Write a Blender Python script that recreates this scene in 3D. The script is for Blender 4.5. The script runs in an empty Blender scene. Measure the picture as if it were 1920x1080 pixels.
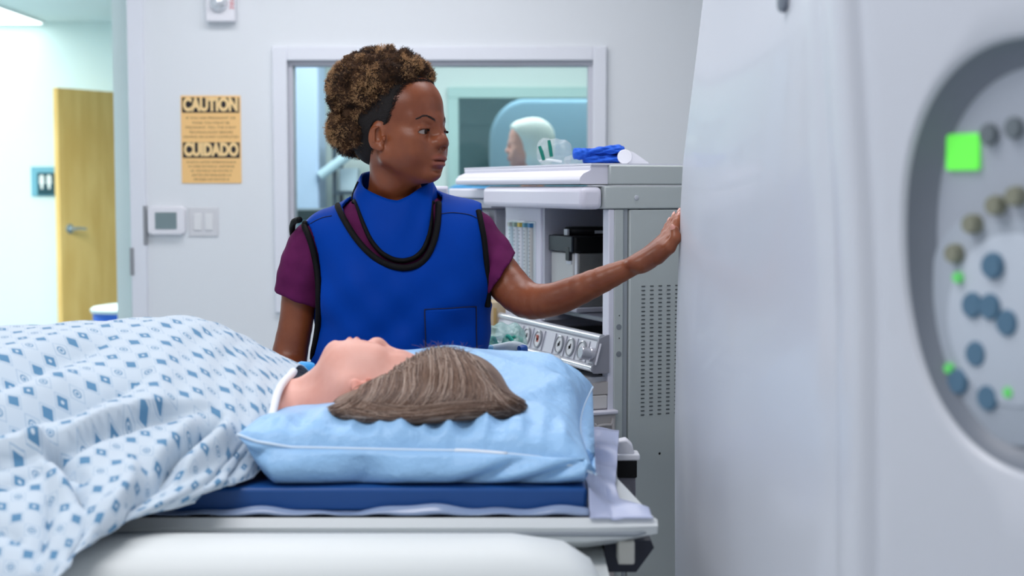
import bpy, math, random
import numpy as np
from mathutils import Vector, Matrix
from mathutils.bvhtree import BVHTree
from mathutils.geometry import delaunay_2d_cdt

# ------------------------------------------------------------------ camera, sky, lights, exposure
scene = bpy.context.scene
col = scene.collection
FPX = 2667.0
PITCH = math.atan(188 / FPX)
CAMH = 1.40
cd = bpy.data.cameras.new('camera'); cam = bpy.data.objects.new('camera', cd); col.objects.link(cam)
cd.sensor_width = 36.0; cd.lens = FPX * 36 / 1920; cd.clip_start = 0.05
cam.location = (0, 0, CAMH); cam.rotation_euler = (math.pi / 2 - PITCH, 0, 0)
cd.dof.use_dof = True; cd.dof.focus_distance = 2.78; cd.dof.aperture_fstop = 4.0
scene.camera = cam
scene.view_settings.view_transform = 'Standard'; scene.view_settings.look = 'None'
scene.view_settings.gamma = 1.0; scene.view_settings.use_curve_mapping = False
scene.view_settings.exposure = 0.10
w = bpy.data.worlds.new('world'); scene.world = w; w.use_nodes = True
w.node_tree.nodes['Background'].inputs[0].default_value = (0.93, 0.95, 1.0, 1)
w.node_tree.nodes['Background'].inputs[1].default_value = 0.60

def area_light(name, loc, size, power, color, rot=(0, 0, 0)):
    l = bpy.data.lights.new(name, 'AREA'); l.shape = 'RECTANGLE'; l.size, l.size_y = size
    l.energy = power; l.color = color
    o = bpy.data.objects.new(name, l); col.objects.link(o); o.location = loc; o.rotation_euler = rot
    return o
area_light('ceiling_lamp_front', (-0.9, 1.3, 2.66), (1.6, 0.7), 24, (1.0, 0.97, 0.98))
area_light('ceiling_lamp_middle', (-0.2, 3.1, 2.66), (1.8, 0.6), 18, (1.0, 0.97, 0.98))
area_light('ceiling_lamp_back', (-0.6, 4.7, 2.66), (1.8, 0.6), 17, (1.0, 0.97, 0.99))
area_light('corridor_lamp', (-3.3, 7.6, 2.60), (2.2, 1.6), 165, (0.95, 0.99, 1.0))
area_light('control_room_lamp', (-0.2, 7.3, 2.55), (2.2, 1.0), 40, (0.96, 0.98, 1.0))
area_light('far_room_lamp', (0.3, 9.9, 2.5), (1.6, 0.8), 14, (0.66, 0.90, 1.0))

def ray(px, py):
    a = px - 960; b = 540 - py
    return np.array([a, FPX * math.cos(PITCH) + b * math.sin(PITCH), -FPX * math.sin(PITCH) + b * math.cos(PITCH)])
def P(px, py, Y):
    """point of the place at depth Y seen along a line of sight"""
    r = ray(px, py); t = Y / r[1]
    return np.array([r[0] * t, Y, CAMH + r[2] * t])

# ------------------------------------------------------------------ materials
def lin(c):
    out = []
    for v in c[:3]:
        v = v / 255.0
        out.append(v / 12.92 if v <= 0.04045 else ((v + 0.055) / 1.055) ** 2.4)
    return (*out, 1.0)
_mats = {}
def mat(name, rgb, rough=0.5, metal=0.0, spec=0.5, noise=0.0, nscale=20, bump=0.0, bscale=60, coat=0.0,
        sss=0.0, trans=0.0, alpha=1.0, emit=None, estr=0.0, sheen=0.0, ior=1.45, rgb2=None, stretch=None, bdist=.003):
    if name in _mats: return _mats[name]
    m = bpy.data.materials.new(name); m.use_nodes = True
    nt = m.node_tree; b = nt.nodes['Principled BSDF']
    b.inputs['Base Color'].default_value = lin(rgb)
    b.inputs['Roughness'].default_value = rough
    b.inputs['Metallic'].default_value = metal
    b.inputs['Specular IOR Level'].default_value = spec
    b.inputs['IOR'].default_value = ior
    b.inputs['Coat Weight'].default_value = coat
    b.inputs['Transmission Weight'].default_value = trans
    b.inputs['Alpha'].default_value = alpha
    b.inputs['Sheen Weight'].default_value = sheen
    if sss:
        b.inputs['Subsurface Weight'].default_value = sss
        b.inputs['Subsurface Radius'].default_value = (1.0, 0.35, 0.2)
        b.inputs['Subsurface Scale'].default_value = 0.008
    if emit:
        b.inputs['Emission Color'].default_value = lin(emit); b.inputs['Emission Strength'].default_value = estr
    tc = nt.nodes.new('ShaderNodeTexCoord')
    src = tc.outputs['Object']
    if stretch:
        mp = nt.nodes.new('ShaderNodeMapping'); mp.inputs['Scale'].default_value = stretch
        nt.links.new(src, mp.inputs[0]); src = mp.outputs[0]
    if noise or rgb2:
        n = nt.nodes.new('ShaderNodeTexNoise'); n.inputs['Scale'].default_value = nscale; n.inputs['Detail'].default_value = 4
        nt.links.new(src, n.inputs['Vector'])
        cr = nt.nodes.new('ShaderNodeValToRGB')
        a = lin(rgb)
        if rgb2:
            cr.color_ramp.elements[0].position = 0.40; cr.color_ramp.elements[1].position = 0.62
            cr.color_ramp.elements[0].color = a; cr.color_ramp.elements[1].color = lin(rgb2)
        else:
            cr.color_ramp.elements[0].position = 0.3; cr.color_ramp.elements[1].position = 0.7
            cr.color_ramp.elements[0].color = (*[v * (1 - noise) for v in a[:3]], 1)
            cr.color_ramp.elements[1].color = (*[min(1, v * (1 + noise)) for v in a[:3]], 1)
        nt.links.new(n.outputs[0], cr.inputs[0]); nt.links.new(cr.outputs[0], b.inputs['Base Color'])
    if bump:
        n2 = nt.nodes.new('ShaderNodeTexNoise'); n2.inputs['Scale'].default_value = bscale; n2.inputs['Detail'].default_value = 5
        nt.links.new(src, n2.inputs['Vector'])
        bp = nt.nodes.new('ShaderNodeBump'); bp.inputs['Strength'].default_value = bump; bp.inputs['Distance'].default_value = bdist
        nt.links.new(n2.outputs[0], bp.inputs['Height']); nt.links.new(bp.outputs[0], b.inputs['Normal'])
    _mats[name] = m
    return m

# ------------------------------------------------------------------ mesh helpers
def smooth_all(me, ang=None):
    me.polygons.foreach_set('use_smooth', [True] * len(me.polygons))
    if ang is not None:
        try: me.set_sharp_from_angle(angle=math.radians(ang))
        except Exception: pass
def link(name, me, m, parent=None, smooth=40):
    o = bpy.data.objects.new(name, me); col.objects.link(o)
    if m is not None: me.materials.append(m)
    if smooth: smooth_all(me, smooth)
    if parent: o.parent = parent
    return o
def tag(o, label, cat, group=None):
    o['label'] = label; o['category'] = cat
    if group: o['group'] = group
    return o
def empty(name, loc, label, cat, rz=0, group=None):
    o = bpy.data.objects.new(name, None); col.objects.link(o); o.empty_display_size = 0.05
    o.location = loc; o.rotation_euler = (0, 0, rz)
    return tag(o, label, cat, group)
def struct(o):
    o['kind'] = 'structure'; return o
def bevel(o, w=0.004, seg=2):
    b = o.modifiers.new('bevel', 'BEVEL'); b.width = w; b.segments = seg; b.limit_method = 'ANGLE'; b.angle_limit = math.radians(40)
    return o
def solid(o, t, off=0):
    s = o.modifiers.new('solid', 'SOLIDIFY'); s.thickness = t; s.offset = off; return o

class MB:
    def __init__(s): s.v = []; s.f = []
    def add(s, V, F):
        n = len(s.v); s.v += [tuple(map(float, p)) for p in V]; s.f += [tuple(i + n for i in f) for f in F]; return s
    def box(s, x0, x1, y0, y1, z0, z1):
        V = [(x, y, z) for x in (x0, x1) for y in (y0, y1) for z in (z0, z1)]
        F = [(0, 1, 3, 2), (4, 6, 7, 5), (0, 4, 5, 1), (2, 3, 7, 6), (0, 2, 6, 4), (1, 5, 7, 3)]
        return s.add(V, F)
    def prism(s, poly, a0, a1, axis='y'):
        """polygon (two coords) extruded along the axis"""
        n = len(poly); V = []
        for a in (a0, a1):
            for p, q in poly:
                V.append({'y': (p, a, q), 'x': (a, p, q), 'z': (p, q, a)}[axis])
        F = [tuple(range(n)), tuple(range(2 * n - 1, n - 1, -1))]
        for i in range(n):
            j = (i + 1) % n; F.append((i, j, n + j, n + i)) if False else F.append((j, i, n + i, n + j))
        return s.add(V, F)
    def tube(s, pts, r, n=8, cap=True, flat=None):
        pts = [np.array(p, float) for p in pts]; m = len(pts)
        rs = r if hasattr(r, '__len__') else [r] * m
        t0 = pts[1] - pts[0]; t0 /= np.linalg.norm(t0) + 1e-12
        up = np.array([0, 0, 1.0]) if abs(t0[2]) < 0.9 else np.array([1.0, 0, 0])
        nrm = np.cross(t0, up); nrm /= np.linalg.norm(nrm)
        V = []
        for i in range(m):
            t = pts[min(i + 1, m - 1)] - pts[max(i - 1, 0)]; t /= np.linalg.norm(t) + 1e-12
            nrm = nrm - t * np.dot(nrm, t); nrm /= np.linalg.norm(nrm) + 1e-12
            b = np.cross(t, nrm)
            for k in range(n):
                a = 2 * math.pi * k / n
                V.append(pts[i] + rs[i] * (math.cos(a) * nrm + math.sin(a) * b))
        F = [(i * n + k, i * n + (k + 1) % n, (i + 1) * n + (k + 1) % n, (i + 1) * n + k) for i in range(m - 1) for k in range(n)]
        if cap:
            F.append(tuple(range(n - 1, -1, -1))); F.append(tuple(range((m - 1) * n, m * n)))
        return s.add(V, F)
    def lathe(s, prof, c=(0, 0, 0), axis=(0, 0, 1), n=32, sx=1.0):
        """profile of (radius, height) turned about an axis through c"""
        ax = np.array(axis, float); ax /= np.linalg.norm(ax)
        u = np.cross(ax, [0, 0, 1.0]) if abs(ax[2]) < 0.9 else np.array([1.0, 0, 0])
        u /= np.linalg.norm(u); v = np.cross(ax, u); c = np.array(c, float)
        V = [c + ax * h + r * (math.cos(2 * math.pi * k / n) * u * sx + math.sin(2 * math.pi * k / n) * v) for r, h in prof for k in range(n)]
        m = len(prof)
        F = [(i * n + k, i * n + (k + 1) % n, (i + 1) * n + (k + 1) % n, (i + 1) * n + k) for i in range(m - 1) for k in range(n)]
        F.append(tuple(range(n - 1, -1, -1))); F.append(tuple(range((m - 1) * n, m * n)))
        return s.add(V, F)
    def grid(s, G, closed_u=False):
        """G[i][j] points"""
        a = len(G); b = len(G[0])
        V = [p for row in G for p in row]; F = []
        for i in range(a if closed_u else a - 1):
            i2 = (i + 1) % a
            for j in range(b - 1): F.append((i * b + j, i2 * b + j, i2 * b + j + 1, i * b + j + 1))
        return s.add(V, F)
    def mesh(s, name='mesh'):
        me = bpy.data.meshes.new(name); me.from_pydata(s.v, [], s.f); me.validate(); 
        return me
    def obj(s, name, m, parent=None, smooth=40, bev=0, seg=2):
        import bmesh
        me = s.mesh(name)
        bm = bmesh.new(); bm.from_mesh(me); bmesh.ops.recalc_face_normals(bm, faces=bm.faces); bm.to_mesh(me); bm.free()
        o = link(name, me, m, parent, smooth)
        if bev: bevel(o, bev, seg)
        return o
def rbox(cx, cy, cz, sx, sy, sz):
    return MB().box(cx - sx / 2, cx + sx / 2, cy - sy / 2, cy + sy / 2, cz - sz / 2, cz + sz / 2)

def catmull(pts, n):
    """smooth curve through the points, n samples"""
    pts = np.array(pts, float); m = len(pts)
    out = []
    for t in np.linspace(0, m - 1, n):
        i = min(int(t), m - 2); u = t - i
        p0 = pts[i - 1] if i > 0 else 2 * pts[0] - pts[1]
        p1, p2 = pts[i], pts[i + 1]; p3 = pts[i + 2] if i + 2 < m else 2 * pts[-1] - pts[-2]
        out.append(0.5 * (2 * p1 + (p2 - p0) * u + (2 * p0 - 5 * p1 + 4 * p2 - p3) * u * u + (3 * p1 - p0 - 3 * p2 + p3) * u ** 3))
    return np.array(out)

# ------------------------------------------------------------------ implicit surfaces (one continuous skin)
def axis_steps(lo, hi, base, fine):
    xs = [lo]
    while xs[-1] < hi:
        x = xs[-1]; s = base
        for a, b, f in fine:
            if a - f <= x < b: s = min(s, f)
            elif x < a and x + s > a: s = max(min(s, a - x), 1e-3)
        xs.append(x + s)
    return np.array(xs, np.float32)
class Field:
    def __init__(s, X, Y, Z):
        s.a = (X, Y, Z); s.D = np.full((len(X), len(Y), len(Z)), 0.2, np.float32)
    def sl(s, lo, hi):
        out = []
        for k in range(3):
            i0 = max(0, np.searchsorted(s.a[k], lo[k]) - 1); i1 = min(len(s.a[k]), np.searchsorted(s.a[k], hi[k]) + 1)
            out.append(slice(i0, max(i0, i1)))
        return tuple(out)
    def op(s, lo, hi, fn, k=0.01, mode='u'):
        m = max(k, 0.004) * 1.2 + 0.012
        S = s.sl(np.array(lo) - m, np.array(hi) + m)
        x = s.a[0][S[0]][:, None, None]; y = s.a[1][S[1]][None, :, None]; z = s.a[2][S[2]][None, None, :]
        if 0 in (x.size, y.size, z.size): return
        d = fn(x, y, z).astype(np.float32); o = s.D[S]
        if mode == 's': o = -o
        h = np.clip(0.5 + 0.5 * (o - d) / k, 0, 1)
        r = o * (1 - h) + d * h - k * h * (1 - h)
        s.D[S] = -r if mode == 's' else r
    def ell(s, c, r, R=None, k=0.01, mode='u'):
        c = np.array(c, float); r = np.array(r, float); R = np.eye(3) if R is None else np.array(R)
        ext = np.sqrt(((R * r[None, :]) ** 2).sum(1))
        def fn(x, y, z):
            x = x - c[0]; y = y - c[1]; z = z - c[2]
            q = [x * R[0, i] + y * R[1, i] + z * R[2, i] for i in range(3)]
            k0 = np.sqrt(sum((q[i] / r[i]) ** 2 for i in range(3))) + 1e-9
            k1 = np.sqrt(sum((q[i] / r[i] ** 2) ** 2 for i in range(3))) + 1e-9
            return k0 * (k0 - 1) / k1
        s.op(c - ext, c + ext, fn, k, mode)
    def cone(s, a, b, ra, rb=None, k=0.01, mode='u'):
        a = np.array(a, float); b = np.array(b, float); rb = ra if rb is None else rb
        ab = b - a; L = max(float(ab @ ab), 1e-12); rm = max(ra, rb)
        def fn(x, y, z):
            t = np.clip(((x - a[0]) * ab[0] + (y - a[1]) * ab[1] + (z - a[2]) * ab[2]) / L, 0, 1)
            return np.sqrt((x - a[0] - t * ab[0]) ** 2 + (y - a[1] - t * ab[1]) ** 2 + (z - a[2] - t * ab[2]) ** 2) - (ra + (rb - ra) * t)
        s.op(np.minimum(a, b) - rm, np.maximum(a, b) + rm, fn, k, mode)
    def chain(s, pts, rs, k=0.01):
        for i in range(len(pts) - 1): s.cone(pts[i], pts[i + 1], rs[i], rs[i + 1], k)
    def limb(s, pts, rs, k=.004, n=22):
        c = catmull([[*p, r] for p, r in zip(pts, rs)], n)
        s.chain([q[:3] for q in c], [q[3] for q in c], k)
    def extract(s, smooth=2):
        D = s.D; X, Y, Z = s.a; nx, ny, nz = D.shape
        I = D < 0
        cnt = np.zeros((nx - 1, ny - 1, nz - 1), np.uint8)
        for dx in (0, 1):
            for dy in (0, 1):
                for dz in (0, 1): cnt += I[dx:nx - 1 + dx, dy:ny - 1 + dy, dz:nz - 1 + dz]
        act = (cnt > 0) & (cnt < 8); del cnt
        i, j, k = np.nonzero(act); N = len(i)
        idx = np.full(act.shape, -1, np.int32); idx[i, j, k] = np.arange(N)
        c = {}
        for dx in (0, 1):
            for dy in (0, 1):
                for dz in (0, 1): c[dx, dy, dz] = D[i + dx, j + dy, k + dz]
        acc = np.zeros((N, 3)); n = np.zeros(N)
        g = {}
        for e in c: g[e] = np.stack([X[i + e[0]], Y[j + e[1]], Z[k + e[2]]], 1)
        for e in c:
            for ax in range(3):
                if e[ax] == 0:
                    e2 = list(e); e2[ax] = 1; e2 = tuple(e2)
                    a, b = c[e], c[e2]; m = (a < 0) != (b < 0)
                    t = np.where(m, a / np.where(m, a - b, 1), 0)[:, None]
                    acc += np.where(m[:, None], g[e] * (1 - t) + g[e2] * t, 0); n += m
        V = acc / n[:, None]
        Q = []
        for ax in range(3):
            A = [slice(1, -1)] * 3
            lo = list(A); hi = list(A); lo[ax] = slice(0, -1); hi[ax] = slice(1, None)
            Ia, Ib = I[tuple(lo)], I[tuple(hi)]
            for flip, m in ((0, Ia & ~Ib), (1, ~Ia & Ib)):
                p = np.array(np.nonzero(m)); 
                if p.shape[1] == 0: continue
                o1, o2 = [(1, 2), (2, 0), (0, 1)][ax]
                for q in (o1, o2): p[q] += 1
                def at(d1, d2):
                    r = p.copy(); r[o1] -= d1; r[o2] -= d2
                    return idx[r[0], r[1], r[2]]
                q = np.stack([at(1, 1), at(0, 1), at(0, 0), at(1, 0)], 1)
                Q.append(q[:, ::-1] if flip else q)
        Q = np.concatenate(Q)
        Q = Q[(Q >= 0).all(1)]
        if smooth: V = relax(V, Q, smooth)
        return V, Q
def relax(V, Q, it):
    E = np.concatenate([Q[:, [a, (a + 1) % 4]] for a in range(4)]); E = np.concatenate([E, E[:, ::-1]])
    n = np.bincount(E[:, 0], minlength=len(V))[:, None]; n = np.maximum(n, 1)
    for t in range(it):
        for lam in (0.5, -0.35):
            A = np.stack([np.bincount(E[:, 0], weights=V[E[:, 1], c], minlength=len(V)) for c in range(3)], 1) / n
            V = V + lam * (A - V)
    return V
def qmesh(name, V, Q):
    me = bpy.data.meshes.new(name)
    me.vertices.add(len(V)); me.vertices.foreach_set('co', V.astype(np.float32).ravel())
    me.loops.add(Q.size); me.loops.foreach_set('vertex_index', Q.astype(np.int32).ravel())
    me.polygons.add(len(Q)); me.polygons.foreach_set('loop_start', np.arange(0, Q.size, Q.shape[1], dtype=np.int32))
    me.update(calc_edges=True); return me
def bvh(V, Q): return BVHTree.FromPolygons([tuple(p) for p in V.tolist()], Q.tolist(), epsilon=0)
def cast(tree, px, py, Yn=2.7, off=0.0):
    """where the line of sight through a pixel meets the body surface"""
    r = Vector(ray(px, py)).normalized(); o = Vector((0, 0, CAMH)) + r * 1.2
    hit, n, i, d = tree.ray_cast(o, r)
    if hit is None:
        hit, n, i, d = tree.find_nearest(Vector(P(px, py, Yn)))
    if n.dot(r) > 0: n = -n
    return np.array(hit + n * off), np.array(n)
def poly_sdf(poly, A, B):
    """signed distance to a 2-D polygon on the grid A x B (negative inside)"""
    a = A[:, None]; b = B[None, :]
    d = np.full((len(A), len(B)), 9.0); ins = np.zeros(d.shape, bool)
    n = len(poly)
    for i in range(n):
        x0, y0 = poly[i]; x1, y1 = poly[(i + 1) % n]
        ex, ey = x1 - x0, y1 - y0; L = ex * ex + ey * ey + 1e-12
        t = np.clip(((a - x0) * ex + (b - y0) * ey) / L, 0, 1)
        d = np.minimum(d, np.hypot(a - x0 - t * ex, b - y0 - t * ey))
        c = ((y0 > b) != (y1 > b)) & (a < (x1 - x0) * (b - y0) / (y1 - y0 + (1e-12 if y1 == y0 else 0)) + x0)
        ins ^= c
    return np.where(ins, -d, d)
# ------------------------------------------------------------------ people
def head_parts(F, C, R, s=1.0, female=True, eyes='half', neck=None, jaw=1.0):
    """head in its own frame: columns of R are forward, right, up; C is the point between the ears"""
    def W(p): return C + s * (R @ np.array(p, float))
    def E(c, r, k=0.01, mode='u', R2=None): F.ell(W(c), s * np.array(r, float), R if R2 is None else R @ R2, s * k, mode)
    def CO(a, b, ra, rb, k=0.01, mode='u'): F.cone(W(a), W(b), s * ra, s * rb, s * k, mode)
    def rot(ax, d):
        return np.array(Matrix.Rotation(math.radians(d), 3, ax))
    E((-.014, 0, .050), (.094, .073, .084), .02)
    E((.034, 0, .058), (.055, .062, .056), .03)           # forehead
    E((.030, 0, -.012), (.058, .058, .076), .03)          # face core
    for t in (-1, 1):
        CO((.006, t * .048, -.038), (.066, t * .011, -.069), .016, .013, .03)   # jaw
        E((.056, t * .042, -.008), (.026, .020, .019), .022)                     # cheekbone
        E((.058, t * .030, -.035), (.026, .022, .022), .025)                     # cheek
    E((.072, 0, -.070), (.017, .018, .014), .018)         # chin
    E((.070, 0, -.042), (.026, .029, .026), .018)         # muzzle
    for t in (-1, 1):
        CO((.084, t * .012, .026), (.064, t * .044, .029), .007, .0065, .022)      # brow
        E((.098, t * .033, .007), (.014, .017, .011), .018, 's')                  # orbit
        F.ell(W((.0705, t * .0325, .007)), s * np.array([.0160] * 3), R, s * .006)  # lids over the eyeball
        if eyes == 'half':
            E((.089, t * .0345, .0042), (.0175, .0182, .0041), .0014, 's', R2=rot('X', -t * 4))
            CO((.0845, t * .022, .0130), (.0800, t * .045, .0120), .0017, .0014, .004)
        elif eyes == 'closed':
            E((.0870, t * .0325, .0015), (.003, .014, .0008), .002, 's')
    CO((.083, 0, .026), (.098, 0, -.005), .0066, .0085, .018)                   # nose bridge
    E((.1015, 0, -.0140), (.0105, .0112, .0098), .010)    # tip
    CO((.101, 0, -.014), (.090, 0, -.026), .0065, .006, .006)                     # septum
    for t in (-1, 1):
        E((.0925, t * .0130, -.0180), (.0120, .0082, .0085), .012)
        E((.0985, t * .0072, -.0262), (.0050, .0030, .0036), .003, 's')
    E((.102, 0, -.031), (.006, .0028, .009), .004, 's')   # philtrum
    # lips
    for t in (-1, 1): E((.0895, t * .0075, -.0448), (.0115, .0175, .0062), .004, R2=rot('X', -t * 9))
    E((.0885, 0, -.0580), (.0124, .0200, .0076), .005)
    E((.0990, 0, -.0508), (.0110, .0250, .0009), .0022, 's')
    E((.0925, 0, -.0680), (.008, .020, .0045), .010, 's')
    # ears
    for t in (-1, 1):
        T = rot('Z', -t * 18) @ rot('Y', 10)
        E((-.003, t * .071, .000), (.0175, .0060, .0265), .005, R2=T)
        E((.001, t * .0790, .003), (.0100, .0095, .0170), .003, 's', R2=T)
        E((.004, t * .0780, -.005), (.0070, .0085, .0085), .003, 's', R2=T)
        CO((-.005, t * .0765, .014), (-.006, t * .0770, -.010), .0024, .0024, .003)
        E((.0140, t * .0715, -.006), (.0032, .0028, .0055), .004)
        E((.003, t * .0700, -.023), (.0075, .0048, .0068), .004)
        CO((-.010, t * .0770, .012), (.004, t * .0765, .017), .0022, .0022, .003)
    return W

def eyeball(name, W, R, t, gaze, parent, s=1.0, iris=(48, 28, 18)):
    c = W((.0705, t * .0325, .007)); g = np.array(R @ np.array(gaze, float)); g /= np.linalg.norm(g)
    me = bpy.data.meshes.new(name); import bmesh
    bm = bmesh.new(); bmesh.ops.create_uvsphere(bm, u_segments=40, v_segments=28, radius=.0150 * s)
    q = Vector((0, 0, 1)).rotation_difference(Vector(g)); bmesh.ops.rotate(bm, verts=bm.verts, matrix=q.to_matrix())
    for f in bm.faces:
        a = f.calc_center_median().normalized().angle(Vector(g))
        f.material_index = 2 if a < .17 else 1 if a < .42 else 0
    bmesh.ops.translate(bm, verts=bm.verts, vec=Vector(c)); bm.to_mesh(me); bm.free()
    o = link(name, me, mat('eye_white', (160, 148, 142), .3, spec=.3), parent)
    me.materials.append(mat('iris', iris, .3, spec=.2)); me.materials.append(mat('pupil', (8, 7, 7), .2, spec=.5))
    return o

def strands(pts_list, radius, n=3, taper=True):
    """many thin tubes as one mesh"""
    V = []; Q = []; base = 0
    for pts in pts_list:
        pts = np.asarray(pts, float); m = len(pts)
        T = np.gradient(pts, axis=0); T /= np.linalg.norm(T, axis=1)[:, None] + 1e-12
        u = np.cross(T, [0.3, 0.5, 0.81]); u /= np.linalg.norm(u, axis=1)[:, None] + 1e-9; v = np.cross(T, u)
        r = radius * (np.linspace(1, .35, m) ** .8 if taper else np.ones(m))
        ring = [pts + r[:, None] * (math.cos(2 * math.pi * a / n) * u + math.sin(2 * math.pi * a / n) * v) for a in range(n)]
        V.append(np.stack(ring, 1).reshape(-1, 3))
        i = np.arange(m - 1)[:, None] * n; a = np.arange(n)[None, :]; b = (a + 1) % n
        Q.append((np.stack([i + a, i + b, i + n + b, i + n + a], 2).reshape(-1, 4)) + base); base += m * n
    return np.concatenate(V), np.concatenate(Q)

def skin_mat(name, rgb, rgb2, lip, rough, spec=0.5, flush=None):
    m = mat(name, rgb, rough, spec=spec, rgb2=rgb2, nscale=14, bump=.10, bscale=420, sss=.10)
    nt = m.node_tree; b = nt.nodes['Principled BSDF']
    at = nt.nodes.new('ShaderNodeAttribute'); at.attribute_name = 'tint'
    sp = nt.nodes.new('ShaderNodeSeparateColor'); nt.links.new(at.outputs['Color'], sp.inputs[0])
    old = b.inputs['Base Color'].links[0].from_socket
    for ch, c in ((0, lip), (1, flush or rgb2)):
        mx = nt.nodes.new('ShaderNodeMix'); mx.data_type = 'RGBA'
        nt.links.new(sp.outputs[ch], mx.inputs[0]); nt.links.new(old, mx.inputs[6]); mx.inputs[7].default_value = lin(c)
        old = mx.outputs[2]
    nt.links.new(old, b.inputs['Base Color'])
    return m
def tint(me, V, C, R, s=1.0, extra=None):
    """natural colouring of lips (red channel) and of a second zone (green channel)"""
    L = (V - C) @ R / s
    f, r, u = L.T
    def g(c, q): return np.exp(-(((f - c[0]) / q[0]) ** 2 + ((r - c[1]) / q[1]) ** 2 + ((u - c[2]) / q[2]) ** 2) ** 2)
    lip = np.clip(g((.098, 0, -.0450), (.018, .025, .0062)) + g((.096, 0, -.0578), (.018, .022, .0080)), 0, 1)
    G = np.zeros(len(V)) if extra is None else extra(V, L)
    ca = me.color_attributes.new('tint', 'FLOAT_COLOR', 'POINT')
    ca.data.foreach_set('color', np.stack([lip, G, 0 * G, 0 * G + 1], 1).astype(np.float32).ravel())

# ================================================================== the radiographer in the blue apron
YB = 2.82
def T(px, py, d=0.0): return P(px, py, YB + d)
yaw = math.radians(60); pit = math.radians(3)
Fw = np.array([math.sin(yaw), -math.cos(yaw), 0]); Rw = np.array([-math.cos(yaw), -math.sin(yaw), 0]); Uw = np.array([0, 0, 1.0])
Fh = Fw * math.cos(pit) + Uw * math.sin(pit); Uh = Uw * math.cos(pit) - Fw * math.sin(pit)
tilt = math.radians(1.5)
Rh = Rw * math.cos(tilt) + Uh * math.sin(tilt); Uh = Uh * math.cos(tilt) - Rw * math.sin(tilt)
RH = np.stack([Fh, Rh, Uh], 1); SH = .985
CH = P(708, 255, 2.715) - .072 * Rh

def torso(F, off=0.0, neck=True, legs=False):
    F.ell(T(750, 530), np.array((.146, .092, .18)) + off, k=.03)
    for x in (698, 804): F.ell(T(x, 560, -.048), np.array((.060, .052, .058)) + off, k=.04)
    F.cone(T(617, 452, .01), T(880, 440, .01), .046 + off, k=.03)
    F.cone(T(722, 385, .015), T(645, 436, .015), .030 + off, .034 + off, k=.03)
    F.cone(T(752, 385, .015), T(850, 428, .015), .030 + off, .034 + off, k=.03)
    F.ell(T(750, 720), np.array((.130, .090, .19)) + off, k=.04)
    F.ell(T(748, 880), np.array((.158, .108, .13)) + off, k=.05)

fx = [(-.335, -.10, .0016), (.21, .34, .0016)]
X = axis_steps(-.62, .345, .0045, fx)
Yg = axis_steps(2.36, 3.02, .005, [(2.57, 2.88, .0017)])
Z = axis_steps(-.02, 1.64, .011, [(.75, 1.2, .005), (1.2, 1.37, .0022), (1.37, 1.60, .0016)])
B = Field(X, Yg, Z)
torso(B)
W = head_parts(B, CH, RH, SH)
B.cone(W((-.022, 0, -.03)), T(741, 372, .012), .043, .045, .02)
B.cone(T(741, 350, .012), T(742, 440, .012), .045, .060, .025)
B.cone(W((.035, .0, -.058)), W((-.02, 0, -.085)), .028, .030, .02)
# right arm of the person (left in view), hand resting on the table edge
s1 = T(588, 460, .015); e1 = P(541, 690, 2.80); w1 = P(592, 800, 2.53)
B.limb([s1, P(566, 520, 2.82), P(556, 600, 2.82), e1, P(560, 745, 2.68), w1], [.039, .0355, .033, .035, .031, .0205])
# left arm reaching to the scanner
s2 = T(890, 448, .020)
B.limb([s2, P(940, 518, 2.80), P(985, 561, 2.755), P(1030, 563, 2.71), P(1070, 550, 2.69), P(1130, 524, 2.66), P(1178, 503, 2.64), P(1205, 491, 2.62)], [.042, .040, .0360, .0315, .0295, .0240, .0178, .0150])
B.ell(P(1195, 494, 2.62), (.020, .020, .014), k=.012)
# reaching hand: palm, five fingers
def H(px, py, Y): return P(px, py, Y)
wr = H(1205, 491, 2.62)
kn = [H(1255, 450, 2.612), H(1251, 443, 2.633), H(1247, 444, 2.653), H(1242, 450, 2.670)]
for i, k_ in enumerate(kn):
    B.cone(wr + np.array([0, .006 * (i - 1.0), 0]), k_, .014, .0105, .012)
B.cone(H(1222, 486, 2.622), H(1248, 466, 2.605), .0145, .013, .012)
B.cone(H(1232, 480, 2.645), H(1247, 460, 2.66), .013, .011, .012)
tips = []
fing = [([kn[0], H(1265, 433, 2.620), H(1270, 417, 2.628), H(1274.5, 407, 2.633)], [.0095, .0086, .0078, .0066]),
        ([kn[1], H(1262, 427, 2.645), H(1270, 411, 2.655), H(1275, 400, 2.662)], [.0095, .0086, .0078, .0066]),
        ([kn[2], H(1255, 429, 2.668), H(1261, 415, 2.680), H(1265, 406, 2.688)], [.0092, .0082, .0075, .0062]),
        ([kn[3], H(1247, 436, 2.688), H(1252, 424, 2.700), H(1256, 416, 2.708)], [.0085, .0075, .0068, .0058])]
for pts, rs in fing:
    B.chain(pts, rs, .003); tips.append((pts[-2], pts[-1], rs[-1]))
th = [H(1234, 482, 2.612), H(1255, 464, 2.594), H(1267, 446, 2.588), H(1265, 431, 2.590)]
B.chain(th, [.0135, .0112, .0098, .0078], .005); tips.append((th[-2], th[-1], .0078))
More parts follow.
